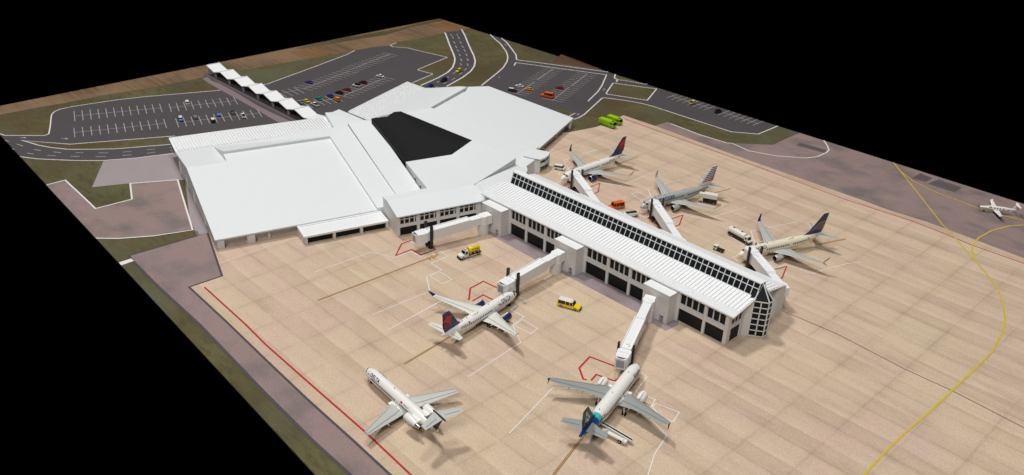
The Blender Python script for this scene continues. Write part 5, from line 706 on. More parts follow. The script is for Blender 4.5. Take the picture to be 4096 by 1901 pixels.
        if w.get('fence'):
            y_, sl, c, z, tc = sec[-1]
            b = MB(); b.add([(-(sl+.2), sg*y_, z), (-(sl+c+.25), sg*(y_+.1), z+.85), (-(sl+c+.5), sg*(y_+.1), z+.8), (-(sl+c), sg*y_, z-.1), (-(sl+c+.4), sg*(y_+.1), z-.8), (-(sl+c+.1), sg*(y_+.1), z-.85)]+
                  [(-(sl+.2), sg*(y_+.1), z), (-(sl+c+.25), sg*(y_+.22), z+.85), (-(sl+c+.5), sg*(y_+.22), z+.8), (-(sl+c), sg*(y_+.12), z-.1), (-(sl+c+.4), sg*(y_+.22), z-.8), (-(sl+c+.1), sg*(y_+.22), z-.85)],
                  [(0, 1, 2, 3, 4, 5), (11, 10, 9, 8, 7, 6)]+[(i, 6+i, 6+(i+1) % 6, (i+1) % 6) for i in range(6)]); b.build('wingtip_fence', M['charcoal'], r_)
        if w.get('tipmat'):
            y_, sl, c, z, tc = sec[-1]; b = MB(); b.loft([section(y_-.45, sl-.2, c+.12, z-.0, tc*1.4, sg), section(y_+.06, sl+.05, c, z+.03, tc*1.3, sg)], smooth=False); b.build('wingtip', M[w['tipmat']], wo)
        for fy in w.get('fairings', ()):
            a = None
            for k in range(len(sec)-1):
                if sec[k][0] <= fy <= sec[k+1][0]: u = (fy-sec[k][0])/(sec[k+1][0]-sec[k][0]); a = [sec[k][j]+(sec[k+1][j]-sec[k][j])*u for j in range(5)]
            se = a[1]+a[2]; b = MB(); b.loft([[(-(se+ds), sg*fy+.16*k*math.cos(t), a[3]-.25+.22*k*math.sin(t)) for t in [PI/4*i for i in range(8)]] for ds, k in ((-1.8, .2), (-1.0, 1), (.1, 1), (.9, .15))]); b.build('flap_fairing', M[w['mat']], wo)
        t_ = sp['stab']; b = MB(); b.loft([section(*q, sg) for q in t_['sec']], smooth=False); so = b.build('tailplane', M[t_['mat']], r_)
        b = MB(); lines(b, t_['sec'], .66, sg, .1, .2, .9); b.build('elevator_line', M['panel_line'], so)
        e = sp['eng']; es, ey, ezz, er, el = e['s'], e['y'], e['z'], e['r'], e['l']
        b = MB(); ring = lambda s, rr, n=20: [(-s, sg*ey+rr*math.cos(2*PI*i/n), ezz+rr*math.sin(2*PI*i/n)) for i in range(n)]
        em = [M[e['mat']], M[e.get('lip', 'bare')], M['black']]
        b.loft([ring(es+.55, er*.66), ring(es+.1, er*.80), ring(es, er*.88)], mi=2, cap=False)
        b.loft([ring(es, er*.88), ring(es+.06, er*.95), ring(es+.32, er*1.0)], mi=1, cap=False)
        b.loft([ring(es+.32, er), ring(es+el*.35, er*1.05), ring(es+el*.7, er*.95), ring(es+el, er*.72)], mi=0, cap=False)
        b.add(ring(es+.55, er*.66), [tuple(range(20))], 2)
        b.loft([ring(es+el, er*.72), ring(es+el-.1, er*.55), ring(es+el+e.get('ex', .7), er*.42), ring(es+el+e.get('ex', .7)+.15, er*.36)], mi=1, cap=False)
        b.add(ring(es+el+e.get('ex', .7)+.1, er*.37), [tuple(range(20))], 2)
        eo = b.build('engine', em, r_)
        if e.get('pylon'):
            b = MB(); b.box(-(es+el+.8), -(es+.7), sg*ey-.2, sg*ey+.2, ezz+er*.75, max(w['sec'][1][3]-.1, ezz+er+.25)); b.build('pylon', M[e.get('pmat', w['mat'])], r_)
            b = MB(); b.box(-(es+el*.8), -(es+.75), sg*ey-.26, sg*ey+.26, ezz+er*.9, ezz+er*1.10); b.build('pylon_stripe', M[e.get('smat', w['mat'])], eo)
        else:
            b = MB(); b.box(-(es+el*.85), -(es+el*.2), min(sg*R*.6, sg*ey), max(sg*R*.6, sg*ey), ezz-.22, ezz+.22); b.build('pylon', body, r_)
        if sg < 0 and e.get('hub'): pass
    # fin
    fn = sp['fin']; b = MB()
    def fsec(z, sl, c, tc): return [(-(sl+c*px), py*tc*c*.5, z) for px, py in ((0, 0), (.06, .5), (.3, 1), (.65, .8), (1, .08), (1, -.08), (.65, -.8), (.3, -1), (.06, -.5))]
    b.loft([fsec(*q) for q in fn['sec']], smooth=False); fo = b.build('fin', M[fn['mat']], r_)
    z0, z1 = fn['sec'][0][0], fn['sec'][-1][0]
    main = fn['sec'][fn.get('base', 0):]
    def fp(a, h):   # a along chord, h up
        z = main[0][0]+(main[-1][0]-main[0][0])*h
        for k in range(len(main)-1):
            if main[k][0] <= z <= main[k+1][0]+1e-6:
                u = (z-main[k][0])/(main[k+1][0]-main[k][0]); return -(main[k][1]+(main[k+1][1]-main[k][1])*u+a*(main[k][2]+(main[k+1][2]-main[k][2])*u)), z, (main[k][2]+(main[k+1][2]-main[k][2])*u)*main[k][3]*.5
    for mt, polys in fn.get('art', ()):
        b = MB()
        for poly in polys:
            for sg in (1, -1):
                b.add([(x_, sg*(t_*1.0+.045), z_) for x_, z_, t_ in (fp(*q) for q in poly)], [tuple(range(len(poly)))])
        b.build('fin_emblem', M[mt], fo, merge=False)
    if sp.get('bullet'):
        b = MB(); b.loft([[(-s_, .28*k*math.cos(2*PI*i/10), 8.85+.26*k*math.sin(2*PI*i/10)) for i in range(10)] for s_, k in ((31.2, .2), (31.8, .9), (34.5, 1), (36.3, .8), (36.9, .2))]); b.build('tail_bullet', M['charcoal'], fo)
    # landing gear
    g = sp['gear']
    for gs, gy, gr in ((g[0], 0, .42), (g[1], g[2], .58), (g[1], -g[2], .58)):
        b = MB(); b.cyl((-gs, gy, gr), (-gs, gy*.95, zc-RH*.6), .17, n=8); go = b.build('landing_gear', M['gse_white'], r_)
        for dy in (-.38, .38):
            b = MB(); b.cyl((-gs, gy+dy-.17, gr), (-gs, gy+dy+.17, gr), gr, n=14); b.build('wheel', M['tyre'], go)
    if sp.get('dome'):
        for s_, k_ in sp['dome']:
            b = MB(); b.loft([[(-(s_+ds), .62*k*math.cos(t)*k_, zc+RH*.97+.42*k*math.sin(t)*k_) for t in [PI*i/8 for i in range(9)]] for ds, k in ((-1.7*k_, .15), (-1.2*k_, .8), (-.4, 1), (.5*k_, 1), (1.3*k_, .75), (2.0*k_, .12))]); b.build('antenna_dome', body, fus)
    b = MB()
    for s_ in sp.get('blades', (7, 12, 22)): b.box(-s_-.35, -s_, -.05, .05, zc+RH*.98, zc+RH+.35)
    b.build('antenna_blade', M['grey'], fus)
    return r_

WIDGET = [[(0, 0), (.5, 1), (1, 0)]]
FLAG = [[(0, 0), (1, 0), (1, 1), (0, 1)]]
B737 = dict(fus=(38.0, 1.88, 2.0, 3.35, 7.2, 13.5), gear=(4.9, 20.3, 2.85), gaps=(9.6, 21.5))
def wing737(wl, mat='wing_grey', scim=False):
    sec = [(1.2, 13.2, 7.9, 2.35, .12), (5.6, 15.6, 5.2, 2.85, .11), (11.5, 18.9, 3.1, 3.5, .10), (16.6, 21.7, 1.6, 4.05, .09)]
    wlt = [(16.6, 21.7, 1.6, 4.05, .09), (17.1, 22.15, 1.3, 4.5, .09), (17.6, 23.0, .95, 5.4, .09), (17.95, 23.9, .55, 6.5, .09)]
    return dict(sec=sec, mat=mat, winglet=wlt, wlmat=wl, fairings=(6.5, 9.5, 12.5))
stab737 = dict(sec=[(.6, 33.2, 3.9, 4.75, .09), (7.1, 36.9, 1.3, 5.5, .08)], mat='wing_grey')
eng737 = lambda mat, **k: dict(s=12.3, y=4.9, z=1.62, r=1.1, l=3.2, mat=mat, pylon=1, **k)
fin737 = lambda mat, art: dict(sec=[(5.0, 27.6, 9.4, .02), (5.6, 29.6, 7.6, .06), (6.4, 31.0, 6.6, .085), (12.5, 36.5, 2.5, .09)], mat=mat, art=art, base=2)
DELTA_ART = [('red', [[(1.0, .50), (.62, .80), (.22, .72), (.12, .60), (.45, .34), (.52, .05), (.62, .30)]]), ('dkred', [[(1.0, .40), (.72, .28), (.66, .0), (.98, .0)]])]
# port-side text runs nose to tail
aircraft('A220', 'white jet with white wings and red and navy tail before the concourse', dict(
    fus=(34.6, 1.75, 1.85, 3.3, 6.6, 11.8), body='air_white', belly='navy', ck=(1.15, 1.95), gear=(3.6, 16.9, 3.1), gaps=(11.4, 12.2),
    wing=dict(sec=[(1.2, 11.6, 6.9, 2.4, .12), (5.0, 13.8, 4.7, 2.9, .11), (11, 17.0, 2.9, 3.9, .10), (16.0, 19.6, 1.5, 4.9, .09)], mat='wing_white', winglet=[(16.0, 19.6, 1.5, 4.9, .09), (16.8, 20.3, 1.0, 5.5, .09), (17.5, 21.2, .4, 6.4, .09)], wlmat='navy', fairings=(5.6, 8.6, 11.8)),
    stab=dict(sec=[(.5, 29.6, 3.6, 4.6, .09), (6.1, 32.2, 1.5, 5.2, .08)], mat='wing_white'), eng=dict(s=10.1, y=5.3, z=1.85, r=1.2, l=3.3, mat='navy', pylon=1, pmat='wing_white', smat='gse_white', lip='navy'),
    fin=dict(sec=[(4.7, 24.8, 8.3, .02), (5.3, 26.6, 6.9, .06), (6.0, 27.6, 6.2, .085), (11.4, 31.3, 3.0, .09)], mat='navy', art=DELTA_ART, base=2),
    win=(5.2, 27.5, .30), wstep=.78, doors=((4.0, 1), (29.2, 1), (12.0, 1)), dome=((20.0, 1.0),), blades=(6.5, 13.5, 23.5, 25.5),
    text=(('DELTA', 4.6, .50, 1.35, 'navy', .02), ('N103DU', 24.9, .50, .62, 'panel_line', 0)), marks=((9.7, .50, 1.2, 1.0, 'red', WIDGET), (23.6, .52, .8, .45, 'red', FLAG))))
aircraft('MD', 'white rear engined jet with T tail standing alone near the red line', dict(
    fus=(33.4, 1.67, 1.75, 3.05, 5.6, 10.0), body='air_white', ck=(1.0, 1.55), gear=(3.2, 19.6, 2.6), gaps=(17.6,), rise=.45, tail_end=.22, bullet=1,
    wing=dict(sec=[(1.2, 14.8, 6.3, 2.05, .11), (4.2, 17.0, 4.9, 2.35, .10), (14.1, 22.3, 1.55, 3.2, .09)], mat='wing_grey', root=1, tipmat='grey', fairings=(7.5,)),
    stab=dict(sec=[(.15, 31.9, 3.7, 8.75, .08), (5.7, 34.6, 1.8, 8.85, .08)], mat='wing_grey'), eng=dict(s=23.8, y=2.9, z=3.7, r=1.06, l=4.7, mat='air_white', ex=1.3),
    fin=dict(sec=[(4.2, 26.2, 7.2, .03), (4.9, 28.4, 5.2, .10), (8.9, 32.0, 3.7, .10)], mat='navy', art=[('dkred', [[(.35, .05), (.95, .05), (.95, .75), (.55, .9)]])], base=1),
    win=(5.2, 25.0, .20), wstep=.62, ww=.40, wmat='charcoal', blades=(14,),
    text=(('DELTA', 4.6, .50, 1.3, 'navy', .03), ('N935AT', 20.2, .55, .6, 'panel_line', 0)), marks=((3.0, .50, 1.2, 1.0, 'red', WIDGET), (18.9, .56, .75, .45, 'red', FLAG))))
aircraft('A320', 'white jet with dark blue rear and teal band beside the white belt loader', dict(
    fus=(37.8, 1.98, 2.07, 3.75, 6.6, 13.2), body='air_white', ck=(1.3, 2.0), gear=(5.0, 18.6, 3.8), gaps=(16.4,), bands=((27.9, 'teal'), (29.6, 'blue')),
    wing=dict(sec=[(1.4, 11.9, 7.1, 2.9, .12), (6.2, 14.9, 4.3, 3.45, .11), (11.5, 17.7, 3.0, 4.2, .10), (16.9, 20.6, 1.6, 5.0, .09)], mat='wing_dark', root=1, fence=1, fairings=(5.2, 8.0, 11.5)),
    stab=dict(sec=[(.6, 31.6, 4.0, 5.3, .09), (6.2, 34.6, 1.7, 5.9, .08)], mat='wing_dark'), eng=dict(s=10.2, y=5.75, z=2.15, r=1.22, l=3.4, mat='air_white', pylon=1, pmat='air_white', smat='wing_dark', lip='air_white'),
    fin=dict(sec=[(5.4, 27.2, 9.0, .02), (5.9, 29.2, 7.4, .06), (6.5, 30.2, 6.5, .085), (11.76, 34.0, 3.0, .09)], mat='forest', base=2,
             art=[('gse_white', [[(.30, .30), (.42, .20), (.50, .45), (.40, .60)], [(.45, .12), (.62, .16), (.66, .40), (.54, .42)], [(.42, .64), (.58, .56), (.70, .70), (.55, .84), (.44, .78)], [(.70, .20), (.80, .30), (.76, .55), (.68, .48)], [(.60, .50), (.68, .52), (.74, .62), (.62, .58)]]), ('teal', [[(.06, .5), (.09, .5), (.11, .95), (.08, .95)], [(.89, .1), (.92, .1), (.94, .8), (.91, .8)]])]),
    win=(5.4, 29.3, .27), wstep=.76, ww=.44, wmat='charcoal', blades=(8, 18.5, 26.5), text=(('Alaska', 3.9, .34, 1.5, 'navy', .03), ('N841VA', 26.0, .50, .55, 'panel_line', 0)), marks=((26.6, .38, .6, .5, 'orange', FLAG),), dome=()))
aircraft('DL', 'white jet with grey wings and red and navy tail behind the concourse', dict(
    **B737, body='air_white', wing=wing737('navy'), stab=stab737, eng=eng737('navy'), fin=fin737('navy', DELTA_ART), win=(5.6, 31.2, .27), wmat='charcoal', doors=((4.2, 1), (32, 1)),
    text=(('DELTA', 4.9, .52, 1.4, 'navy', .02), ('N3745B', 28.9, .52, .6, 'panel_line', 0)), marks=((10.0, .52, 1.2, 1.0, 'red', WIDGET), (27.8, .55, .7, .45, 'red', FLAG)), dome=((17, .6),)))
STR = [[(0 if False else .02, h), (.98, h), (.98, h+.062), (.02, h+.062)] for h in ()]
blues, reds = [], []
for i in range(8):
    h = .02+i*.125; cut = .64 if h > .22 else 0
    if cut > .05: blues.append([(.03, h), (cut, h), (min(.98, cut+.05), h+.07), (.03, h+.07)])
    if cut < .93: reds.append([(max(.03, cut+.03), h), (.98, h), (.98, h+.07), (max(.03, cut+.08), h+.07)])
aircraft('AA', 'silver jet with red, white and blue striped tail behind the concourse', dict(
    **B737, body='air_silver', wing=wing737('grey'), stab=stab737, eng=eng737('air_silver'), fin=fin737('air_white', [('skyblue', blues), ('red', reds)]), win=(5.6, 31.2, .25), wmat='charcoal',
    text=(('American', 6.2, .40, 2.3, 'navy', .05),), marks=((30.6, .12, 3.2, .55, 'red', [[(0, 0), (.9, .35), (1, 1), (.15, .75)]]),)))
globe = []
def rb(p0, p1, w=.011): 
    dx, dy = p1[0]-p0[0], p1[1]-p0[1]; l = math.hypot(dx, dy)+1e-6; nx, ny = -dy/l*w, dx/l*w; return [(p0[0]-nx, p0[1]-ny), (p1[0]-nx, p1[1]-ny), (p1[0]+nx, p1[1]+ny), (p0[0]+nx, p0[1]+ny)]
cx_, cy_, R_g = .62, -.02, .58
for k in (.2, .45, .7, .92, 1.0):
    pt_ = [(cx_+R_g*k*1.05*math.cos(t), cy_+R_g*math.sin(t)) for t in [PI*i/14 for i in range(15)]]
    globe += [rb(p, q) for p, q in zip(pt_, pt_[1:]) if all(.0 <= x[0] <= .99 and x[1] >= 0 for x in (p, q))]
for k in (.08, .24, .4, .56, .72, .88):
    y_ = cy_+R_g*k; hw = R_g*1.05*math.sqrt(1-k*k); a_, c_ = max(.02, cx_-hw), min(.98, cx_+hw); ym = y_+.05
    globe += [rb((a_, y_), ((a_+c_)/2, ym)), rb(((a_+c_)/2, ym), (c_, y_))]
aircraft('UA', 'cream jet with a gold globe on its navy tail beside the tanker truck', dict(
    **B737, body='air_cream', wing=wing737('navy'), stab=stab737, eng=eng737('wing_grey'), fin=fin737('navy', [('gold', globe)]), win=(5.6, 31.2, .26), wmat='navy', doors=(),
    text=(('UNITED', 5.4, .52, 1.5, 'navy', .02),), marks=((29.8, .55, .6, .35, 'red', FLAG),), dome=((22.5, 1.0), (14.5, .5))))
# split-tip lower blades on the cream jet
ua = [o for o in bpy.data.objects if o.get('label', '').startswith('cream jet')][0]
for sg in (1, -1):
    b = MB(); b.add([(-22.2, sg*16.9, 4.1), (-23.2, sg*16.95, 4.1), (-24.0, sg*17.5, 3.0), (-23.7, sg*17.5, 3.0), (-22.2, sg*17.05, 4.15), (-23.2, sg*17.1, 4.15), (-24.0, sg*17.65, 3.05), (-23.7, sg*17.65, 3.05)], [(0, 1, 2, 3), (7, 6, 5, 4), (0, 1, 5, 4), (1, 2, 6, 5), (2, 3, 7, 6), (3, 0, 4, 7)]); b.build('lower_winglet', M['wing_grey'], ua)

# small propeller plane
x, y, yaw = PLANES['PC']
pc = thing('propeller_plane', 'small white single propeller plane on the yellow taxi line at the right', 'airplane', (x, y, ZA), yaw)
pcm = M['air_white']
b = MB(); pr = [(.0, .18, 1.75), (.3, .42, 1.75), (1.5, .62, 1.72), (3.2, .78, 1.75), (3.9, .92, 1.85), (5, .95, 1.9), (9, .92, 1.9), (11, .62, 2.02), (13, .32, 2.15), (14.3, .12, 2.2)]
b.loft([[(-s, .82*r_*math.cos(2*PI*i/18), zc+r_*math.sin(2*PI*i/18)) for i in range(18)] for s, r_, zc in pr]); pf = b.build('fuselage', pcm, pc)
b = MB()
for s in (5.3, 6.3, 7.3, 8.6):
    for sg in (1, -1): b.add([(-s, sg*.80, 1.98), (-s-.5, sg*.80, 1.98), (-s-.5, sg*.69, 2.42), (-s, sg*.69, 2.42)], [(0, 1, 2, 3)])
for sg in (1, -1): b.add([(-3.35, sg*.66, 2.1), (-4.4, sg*.76, 2.15), (-4.3, sg*.60, 2.6), (-3.7, sg*.52, 2.48)], [(0, 1, 2, 3)])
b.add([(-3.25, .5, 2.3), (-3.25, -.5, 2.3), (-3.85, -.42, 2.66), (-3.85, .42, 2.66)], [(0, 1, 2, 3)])
b.build('windows', M['glass'], pf, merge=False)
b = MB()
for sg in (1, -1): b.add([(-.5, sg*.40, 1.72), (-3, sg*.66, 1.6), (-11, sg*.53, 1.85), (-11, sg*.56, 1.95), (-3, sg*.67, 1.72), (-.5, sg*.42, 1.8)], [tuple(range(6))])
b.build('cheat_line', M['blue'], pf, merge=False)
for sg in (1, -1):
    b = MB(); b.loft([[(-(sl+c*px), sg*yy, z+pz*c*.07) for px, pz in ((0, 0), (.3, 1), (1, .05), (1, -.05), (.3, -.6))] for yy, sl, c, z in ((.4, 5.2, 2.3, 1.15), (7.7, 5.9, 1.15, 1.75), (8.1, 6.3, .6, 2.4))], smooth=False); b.build('wing', pcm, pc)
    b = MB(); b.loft([[(-(sl+c*px), sg*yy, z+pz*c*.06) for px, pz in ((0, 0), (.3, 1), (1, .05), (1, -.05), (.3, -.6))] for yy, sl, c, z in ((.05, 13.0, 1.5, 4.15), (2.6, 13.6, .9, 4.2))], smooth=False); b.build('tailplane', pcm, pc)
b = MB(); b.loft([[(-(sl+c*px), py*.12, z) for px, py in ((0, 0), (.3, 1), (1, .1), (1, -.1), (.3, -1))] for z, sl, c in ((2.1, 10.6, 3.6), (2.6, 11.9, 2.4), (4.2, 13.0, 1.6))], smooth=False); b.build('fin', pcm, pc)
b = MB(); b.add([(-10.3, .05, 1.5), (-12.4, .05, 1.6), (-12.4, .05, 1.0), (-11, .05, 1.0), (-10.3, -.05, 1.5), (-12.4, -.05, 1.6), (-12.4, -.05, 1.0), (-11, -.05, 1.0)], [(0, 1, 2, 3), (7, 6, 5, 4), (0, 1, 5, 4), (1, 2, 6, 5), (2, 3, 7, 6), (3, 0, 4, 7)]); b.build('ventral_fin', pcm, pc)
b = MB(); b.cyl((.45, 0, 1.75), (-.1, 0, 1.75), .05, .24, n=10)
for k in range(4):
    t = PI/2*k+.12; c, s = math.cos(t), math.sin(t)
    b.add([(.12, c*.1-s*.11, 1.75+s*.1+c*.11), (.12, c*.1+s*.11, 1.75+s*.1-c*.11), (.0, c*1.45+s*.1, 1.75+s*1.45-c*.1), (.06, c*1.45-s*.1, 1.75+s*1.45+c*.1)], [(0, 1, 2, 3)])
b.build('propeller', M['charcoal'], pc)
for gs, gy in ((2.1, 0), (6.6, 2.2), (6.6, -2.2)):
    b = MB(); b.cyl((-gs, gy, .3), (-gs, gy, 1.4), .09, n=8); go = b.build('landing_gear', pcm, pc)
    b = MB(); b.cyl((-gs, gy-.14, .32), (-gs, gy+.14, .32), .32, n=12); b.build('wheel', M['tyre'], go)

# ------------------------------------------------------------------ vehicles
def wheels(root, xs, yw, r, w=.32, hub=True):
    for x in xs:
        for sg in (1, -1):
            b = MB(); y0, y1 = sorted((sg*yw, sg*(yw-w))); b.cyl((x, y0, r), (x, y1, r), r, n=14); wo = b.build('wheel', M['tyre'], root)
            if hub:
                b = MB(); ya_, yb_ = sorted((sg*(yw-.02), sg*(yw+.03))); b.cyl((x, ya_, r), (x, yb_, r), r*.5, n=10); b.build('hub', M['hub'], wo)
def cabin(b, x0, x1, xt0, xt1, w, wt, z0, z1, mi=0):
    b.add([(x0, -w/2, z0), (x1, -w/2, z0), (x1, w/2, z0), (x0, w/2, z0), (xt0, -wt/2, z1), (xt1, -wt/2, z1), (xt1, wt/2, z1), (xt0, wt/2, z1)], [(3, 2, 1, 0), (4, 5, 6, 7), (0, 1, 5, 4), (1, 2, 6, 5), (2, 3, 7, 6), (3, 0, 4, 7)], mi)
def v3d(key): p = VEH[key]; return (p[0], p[1], ZA), p[2]
# tank truck
loc, rz = v3d('fueltruck')
t = thing('tank_truck', 'white truck carrying a yellow fuel tank near the jet bridge without an aircraft', 'truck', loc, rz)
b = MB(); b.extr([(4.3, .6), (4.35, 1.3), (4.1, 1.65), (2.75, 1.85), (2.75, .6)], -1.15, 1.15); cabin(b, .95, 2.78, 1.1, 2.2, 2.3, 2.1, 1.0, 3.0); b.box(.95, 2.78, -1.16, 1.16, .6, 1.7); b.build('cab', M['gse_white'], t, bevel=.08)
b = MB(); b.add([(2.80, -.95, 1.92), (2.80, .95, 1.92), (2.30, .86, 2.82), (2.30, -.86, 2.82)], [(0, 1, 2, 3)])
for sg in (1, -1): b.add([(1.5, sg*1.17, 1.75), (2.6, sg*1.17, 1.75), (2.2, sg*1.1, 2.75), (1.5, sg*1.1, 2.75)], [(0, 1, 2, 3)])
b.build('windows', M['glass'], t, merge=False)
b = MB(); b.box(1.7, 2.0, -.8, .8, 3.0, 3.18); b.build('light_bar', M['red'], t)
b = MB(); b.box(4.2, 4.5, -1.15, 1.15, .35, .95); b.build('bumper', M['tyre'], t)
b = MB(); b.box(-4.3, .9, -1.1, 1.1, .75, 1.15); b.box(-3.9, .6, -1.18, 1.18, .45, .75, 1); b.build('flatbed', [new_mat('dark_green_deck', (.02, .05, .04), .6, .2, srgb=False), M['gse_white']], t)
b = MB(); b.loft([[(x_, r_*math.cos(2*PI*i/20), 2.5+r_*.95*math.sin(2*PI*i/20)) for i in range(20)] for x_, r_ in ((.5, .7), (.45, 1.05), (.2, 1.2), (-3.6, 1.2), (-3.85, 1.05), (-3.9, .7))])
for x_ in (-3.2, -1.6, 0): b.box(x_-.15, x_+.15, -1.0, 1.0, 1.15, 1.8)
tk = b.build('tank', M['yellow'], t)
b = MB(); b.box(-2.0, -1.2, -.45, .45, 3.55, 3.8); b.build('tank_hatch', M['gse_white'], tk)
vs, fs = text_mesh('JET FUEL', .62, .02); wd = max(v[0] for v in vs)
b = MB()
for sg in (1, -1):
    b.add([((-1.7+(wd/2-v[0])*sg*1.0), sg*1.225*math.cos(.18+v[1]/1.2), 2.5+1.17*math.sin(.18+v[1]/1.2)) for v in vs], fs)
b.build('lettering', M['black'], tk, merge=False)
b = MB()
for sg in (1, -1): y0, y1 = sorted((sg*1.13, sg*1.24)); b.box(-3.5, .3, y0, y1, 2.12, 2.4)
b.build('side_stripe', M['gold'], tk)
wheels(t, (3.3, -2.9), 1.2, .55)
# utility wagons
def wagon(key, label, paint, roof, Lg, W, H, stripe=None, roofname='roof'):
    loc, rz = v3d(key) if key in VEH else ((CARS[key][0], CARS[key][1], .06), CARS[key][2])
    t = thing('utility_wagon', label, 'car', loc, rz)
    h = Lg/2
    b = MB(); b.extr([(-h, .55), (-h-.05, 1.25), (h*.48, 1.4), (h*.95, 1.2), (h, .95), (h, .5), (h*.8, .4), (-h*.9, .4)], -W/2, W/2); b.build('body', M[paint], t, bevel=.06)
    b = MB(); cabin(b, -h+.25, h*.5, -h+.4, h*.34, W*.96, W*.88, 1.3, H-.12); gl = b.build('windows', M['glass'], t)
    b = MB()
    for x_ in (-h+.3, -h*.25, h*.12, h*.38):
        for sg in (1, -1): b.add([(x_, sg*W*.485, 1.3), (x_+.16, sg*W*.485, 1.3), (x_+.16, sg*W*.45, H-.1), (x_, sg*W*.45, H-.1)], [(0, 1, 2, 3)])
    b.build('window_pillar', M[paint], gl, merge=False)
    b = MB(); b.box(-h+.38, h*.36, -W*.445, W*.445, H-.13, H+.05); b.build('roof', M[roof], t, bevel=.05)
    b = MB(); b.box(h-.05, h+.12, -W*.45, W*.45, .4, .75); b.build('bumper', M['tyre'], t)
    b = MB()
    for sg in (1, -1): y0, y1 = sorted((sg*W*.3, sg*W*.42)); b.box(h*.96, h+.04, y0, y1, .82, 1.02)
    b.build('headlights', M['hub'], t)
    wheels(t, (h*.62, -h*.6), W/2+.02, .48)
    return t
t = wagon('yellowsuv', 'yellow wagon with a white roof parked before the concourse front', 'yellow', 'gse_white', 7.6, 2.6, 2.55)
b = MB(); b.box(.9, 1.15, -.75, -.45, 2.55, 2.72); b.box(.9, 1.15, .45, .75, 2.55, 2.72); b.build('roof_lamps', M['black'], t)
t = wagon('orangetruck', 'orange wagon with a beacon behind the concourse near the silver jet', 'orange', 'orange', 7.0, 2.5, 2.75)
b = MB(); b.cyl((1.0, 0, 2.8), (1.0, 0, 3.05), .2, n=10); b.build('beacon', M['gold'], t)
wagon('n_orange', 'bright orange wagon in the car park behind the right hall', 'orange', 'orange', 7.2, 2.5, 2.7)
# small van by the lookout
loc, rz = v3d('whitevan')
t = thing('minivan', 'small white van beside the round lookout room', 'van', loc, rz)
b = MB(); b.extr([(-2.3, .4), (-2.3, 1.25), (1.7, 1.3), (2.3, 1.1), (2.35, .4)], -.95, .95); b.build('body', M['gse_white'], t, bevel=.05)
b = MB(); cabin(b, -2.28, 1.75, -2.2, 1.2, 1.86, 1.7, 1.25, 1.95); b.build('windows', M['glass'], t)
b = MB(); b.box(-2.25, 1.25, -.9, .9, 1.95, 2.2); b.build('roof', M['gse_white'], t, bevel=.05)
wheels(t, (1.4, -1.4), .97, .4)
# cargo carrier with a dark bed
loc, rz = v3d('bagtruck')
t = thing('baggage_truck', 'low white truck with a long black bed behind the concourse', 'truck', loc, rz)
b = MB(); b.box(-3.1, 1.9, -1.15, 1.15, .5, 1.75); b.extr([(1.9, .4), (1.9, 1.9), (2.6, 1.8), (3.1, 1.1), (3.1, .4)], -1.1, 1.1); b.build('body', M['gse_white'], t, bevel=.06)
b = MB(); b.box(-2.7, 1.8, -.85, .85, 1.755, 1.86); b.build('cargo_bed', M['charcoal'], t)
b = MB(); b.add([(2.64, -.9, 1.78), (2.64, .9, 1.78), (3.06, .9, 1.2), (3.06, -.9, 1.2)], [(0, 1, 2, 3)]); b.build('windows', M['glass'], t, merge=False)
wheels(t, (2.0, -2.1), 1.17, .5)
# catering truck
loc, rz = v3d('catering')
t = thing('catering_truck', 'white truck with a raised box body beside the silver jet', 'truck', loc, rz)
b = MB(); b.extr([(3.9, .5), (3.9, 1.2), (3.3, 2.1), (2.2, 2.1), (2.2, .5)], -1.1, 1.1); b.build('cab', M['gse_white'], t, bevel=.06)
b = MB(); b.add([(3.88, -.9, 1.28), (3.88, .9, 1.28), (3.36, .9, 2.02), (3.36, -.9, 2.02)], [(0, 1, 2, 3)]); b.build('windows', M['glass'], t, merge=False)
b = MB(); b.box(-3.2, 2.2, -1.1, 1.1, .7, 1.2); b.box(-3.1, -.1, -1.05, 1.05, 1.2, 2.3); b.box(.6, 2.0, -.2, .2, 1.2, 2.3); b.build('chassis', M['charcoal'], t)
b = MB(); b.box(-3.3, 2.1, -1.3, 1.3, 2.3, 4.1); b.build('cargo_box', M['gse_white'], t, bevel=.05)
b = MB(); b.box(2.12, 3.9, -.9, .9, 3.55, 3.8); b.build('loading_platform', M['gse_white'], t)
wheels(t, (2.9, -2.2), 1.12, .5)
# fuel tanker
loc, rz = v3d('tanker')
t = thing('tanker_truck', 'long white tanker truck with two dark hatches beside the cream jet', 'truck', loc, rz)
b = MB(); b.box(-5.1, 4.2, -1.1, 1.1, .55, 1.25); b.box(4.2, 5.1, -1.15, 1.15, .4, .95); b.build('chassis', M['charcoal'], t)
b = MB(); b.loft([[(x_, 1.3*k*math.cos(t_), 2.35+1.15*k*math.sin(t_)) for t_ in [2*PI*i/20+PI/20 for i in range(20)]] for x_, k in ((2.5, .8), (2.45, .95), (2.2, 1), (-4.9, 1), (-5.1, .95), (-5.15, .8))]); tk = b.build('tank', M['gse_white'], t)
for x_ in (-3.3, .6):
    b = MB(); b.cyl((x_, 0, 3.46), (x_, 0, 3.6), .38, n=12); b.build('hatch', M['charcoal'], tk)
b = MB(); cabin(b, 2.7, 4.4, 2.8, 4.0, 2.2, 2.0, 1.25, 2.95); b.extr([(4.3, .95), (5.05, .95), (5.05, 1.55), (4.3, 1.75)], -1.0, 1.0); b.build('cab', M['gse_white'], t, bevel=.06)
b = MB(); b.add([(4.40, -.85, 1.85), (4.40, .85, 1.85), (4.12, .82, 2.7), (4.12, -.82, 2.7)], [(0, 1, 2, 3)])
for sg in (1, -1): b.add([(3.1, sg*1.09, 1.9), (3.9, sg*1.09, 1.9), (3.85, sg*1.03, 2.6), (3.1, sg*1.03, 2.6)], [(0, 1, 2, 3)])
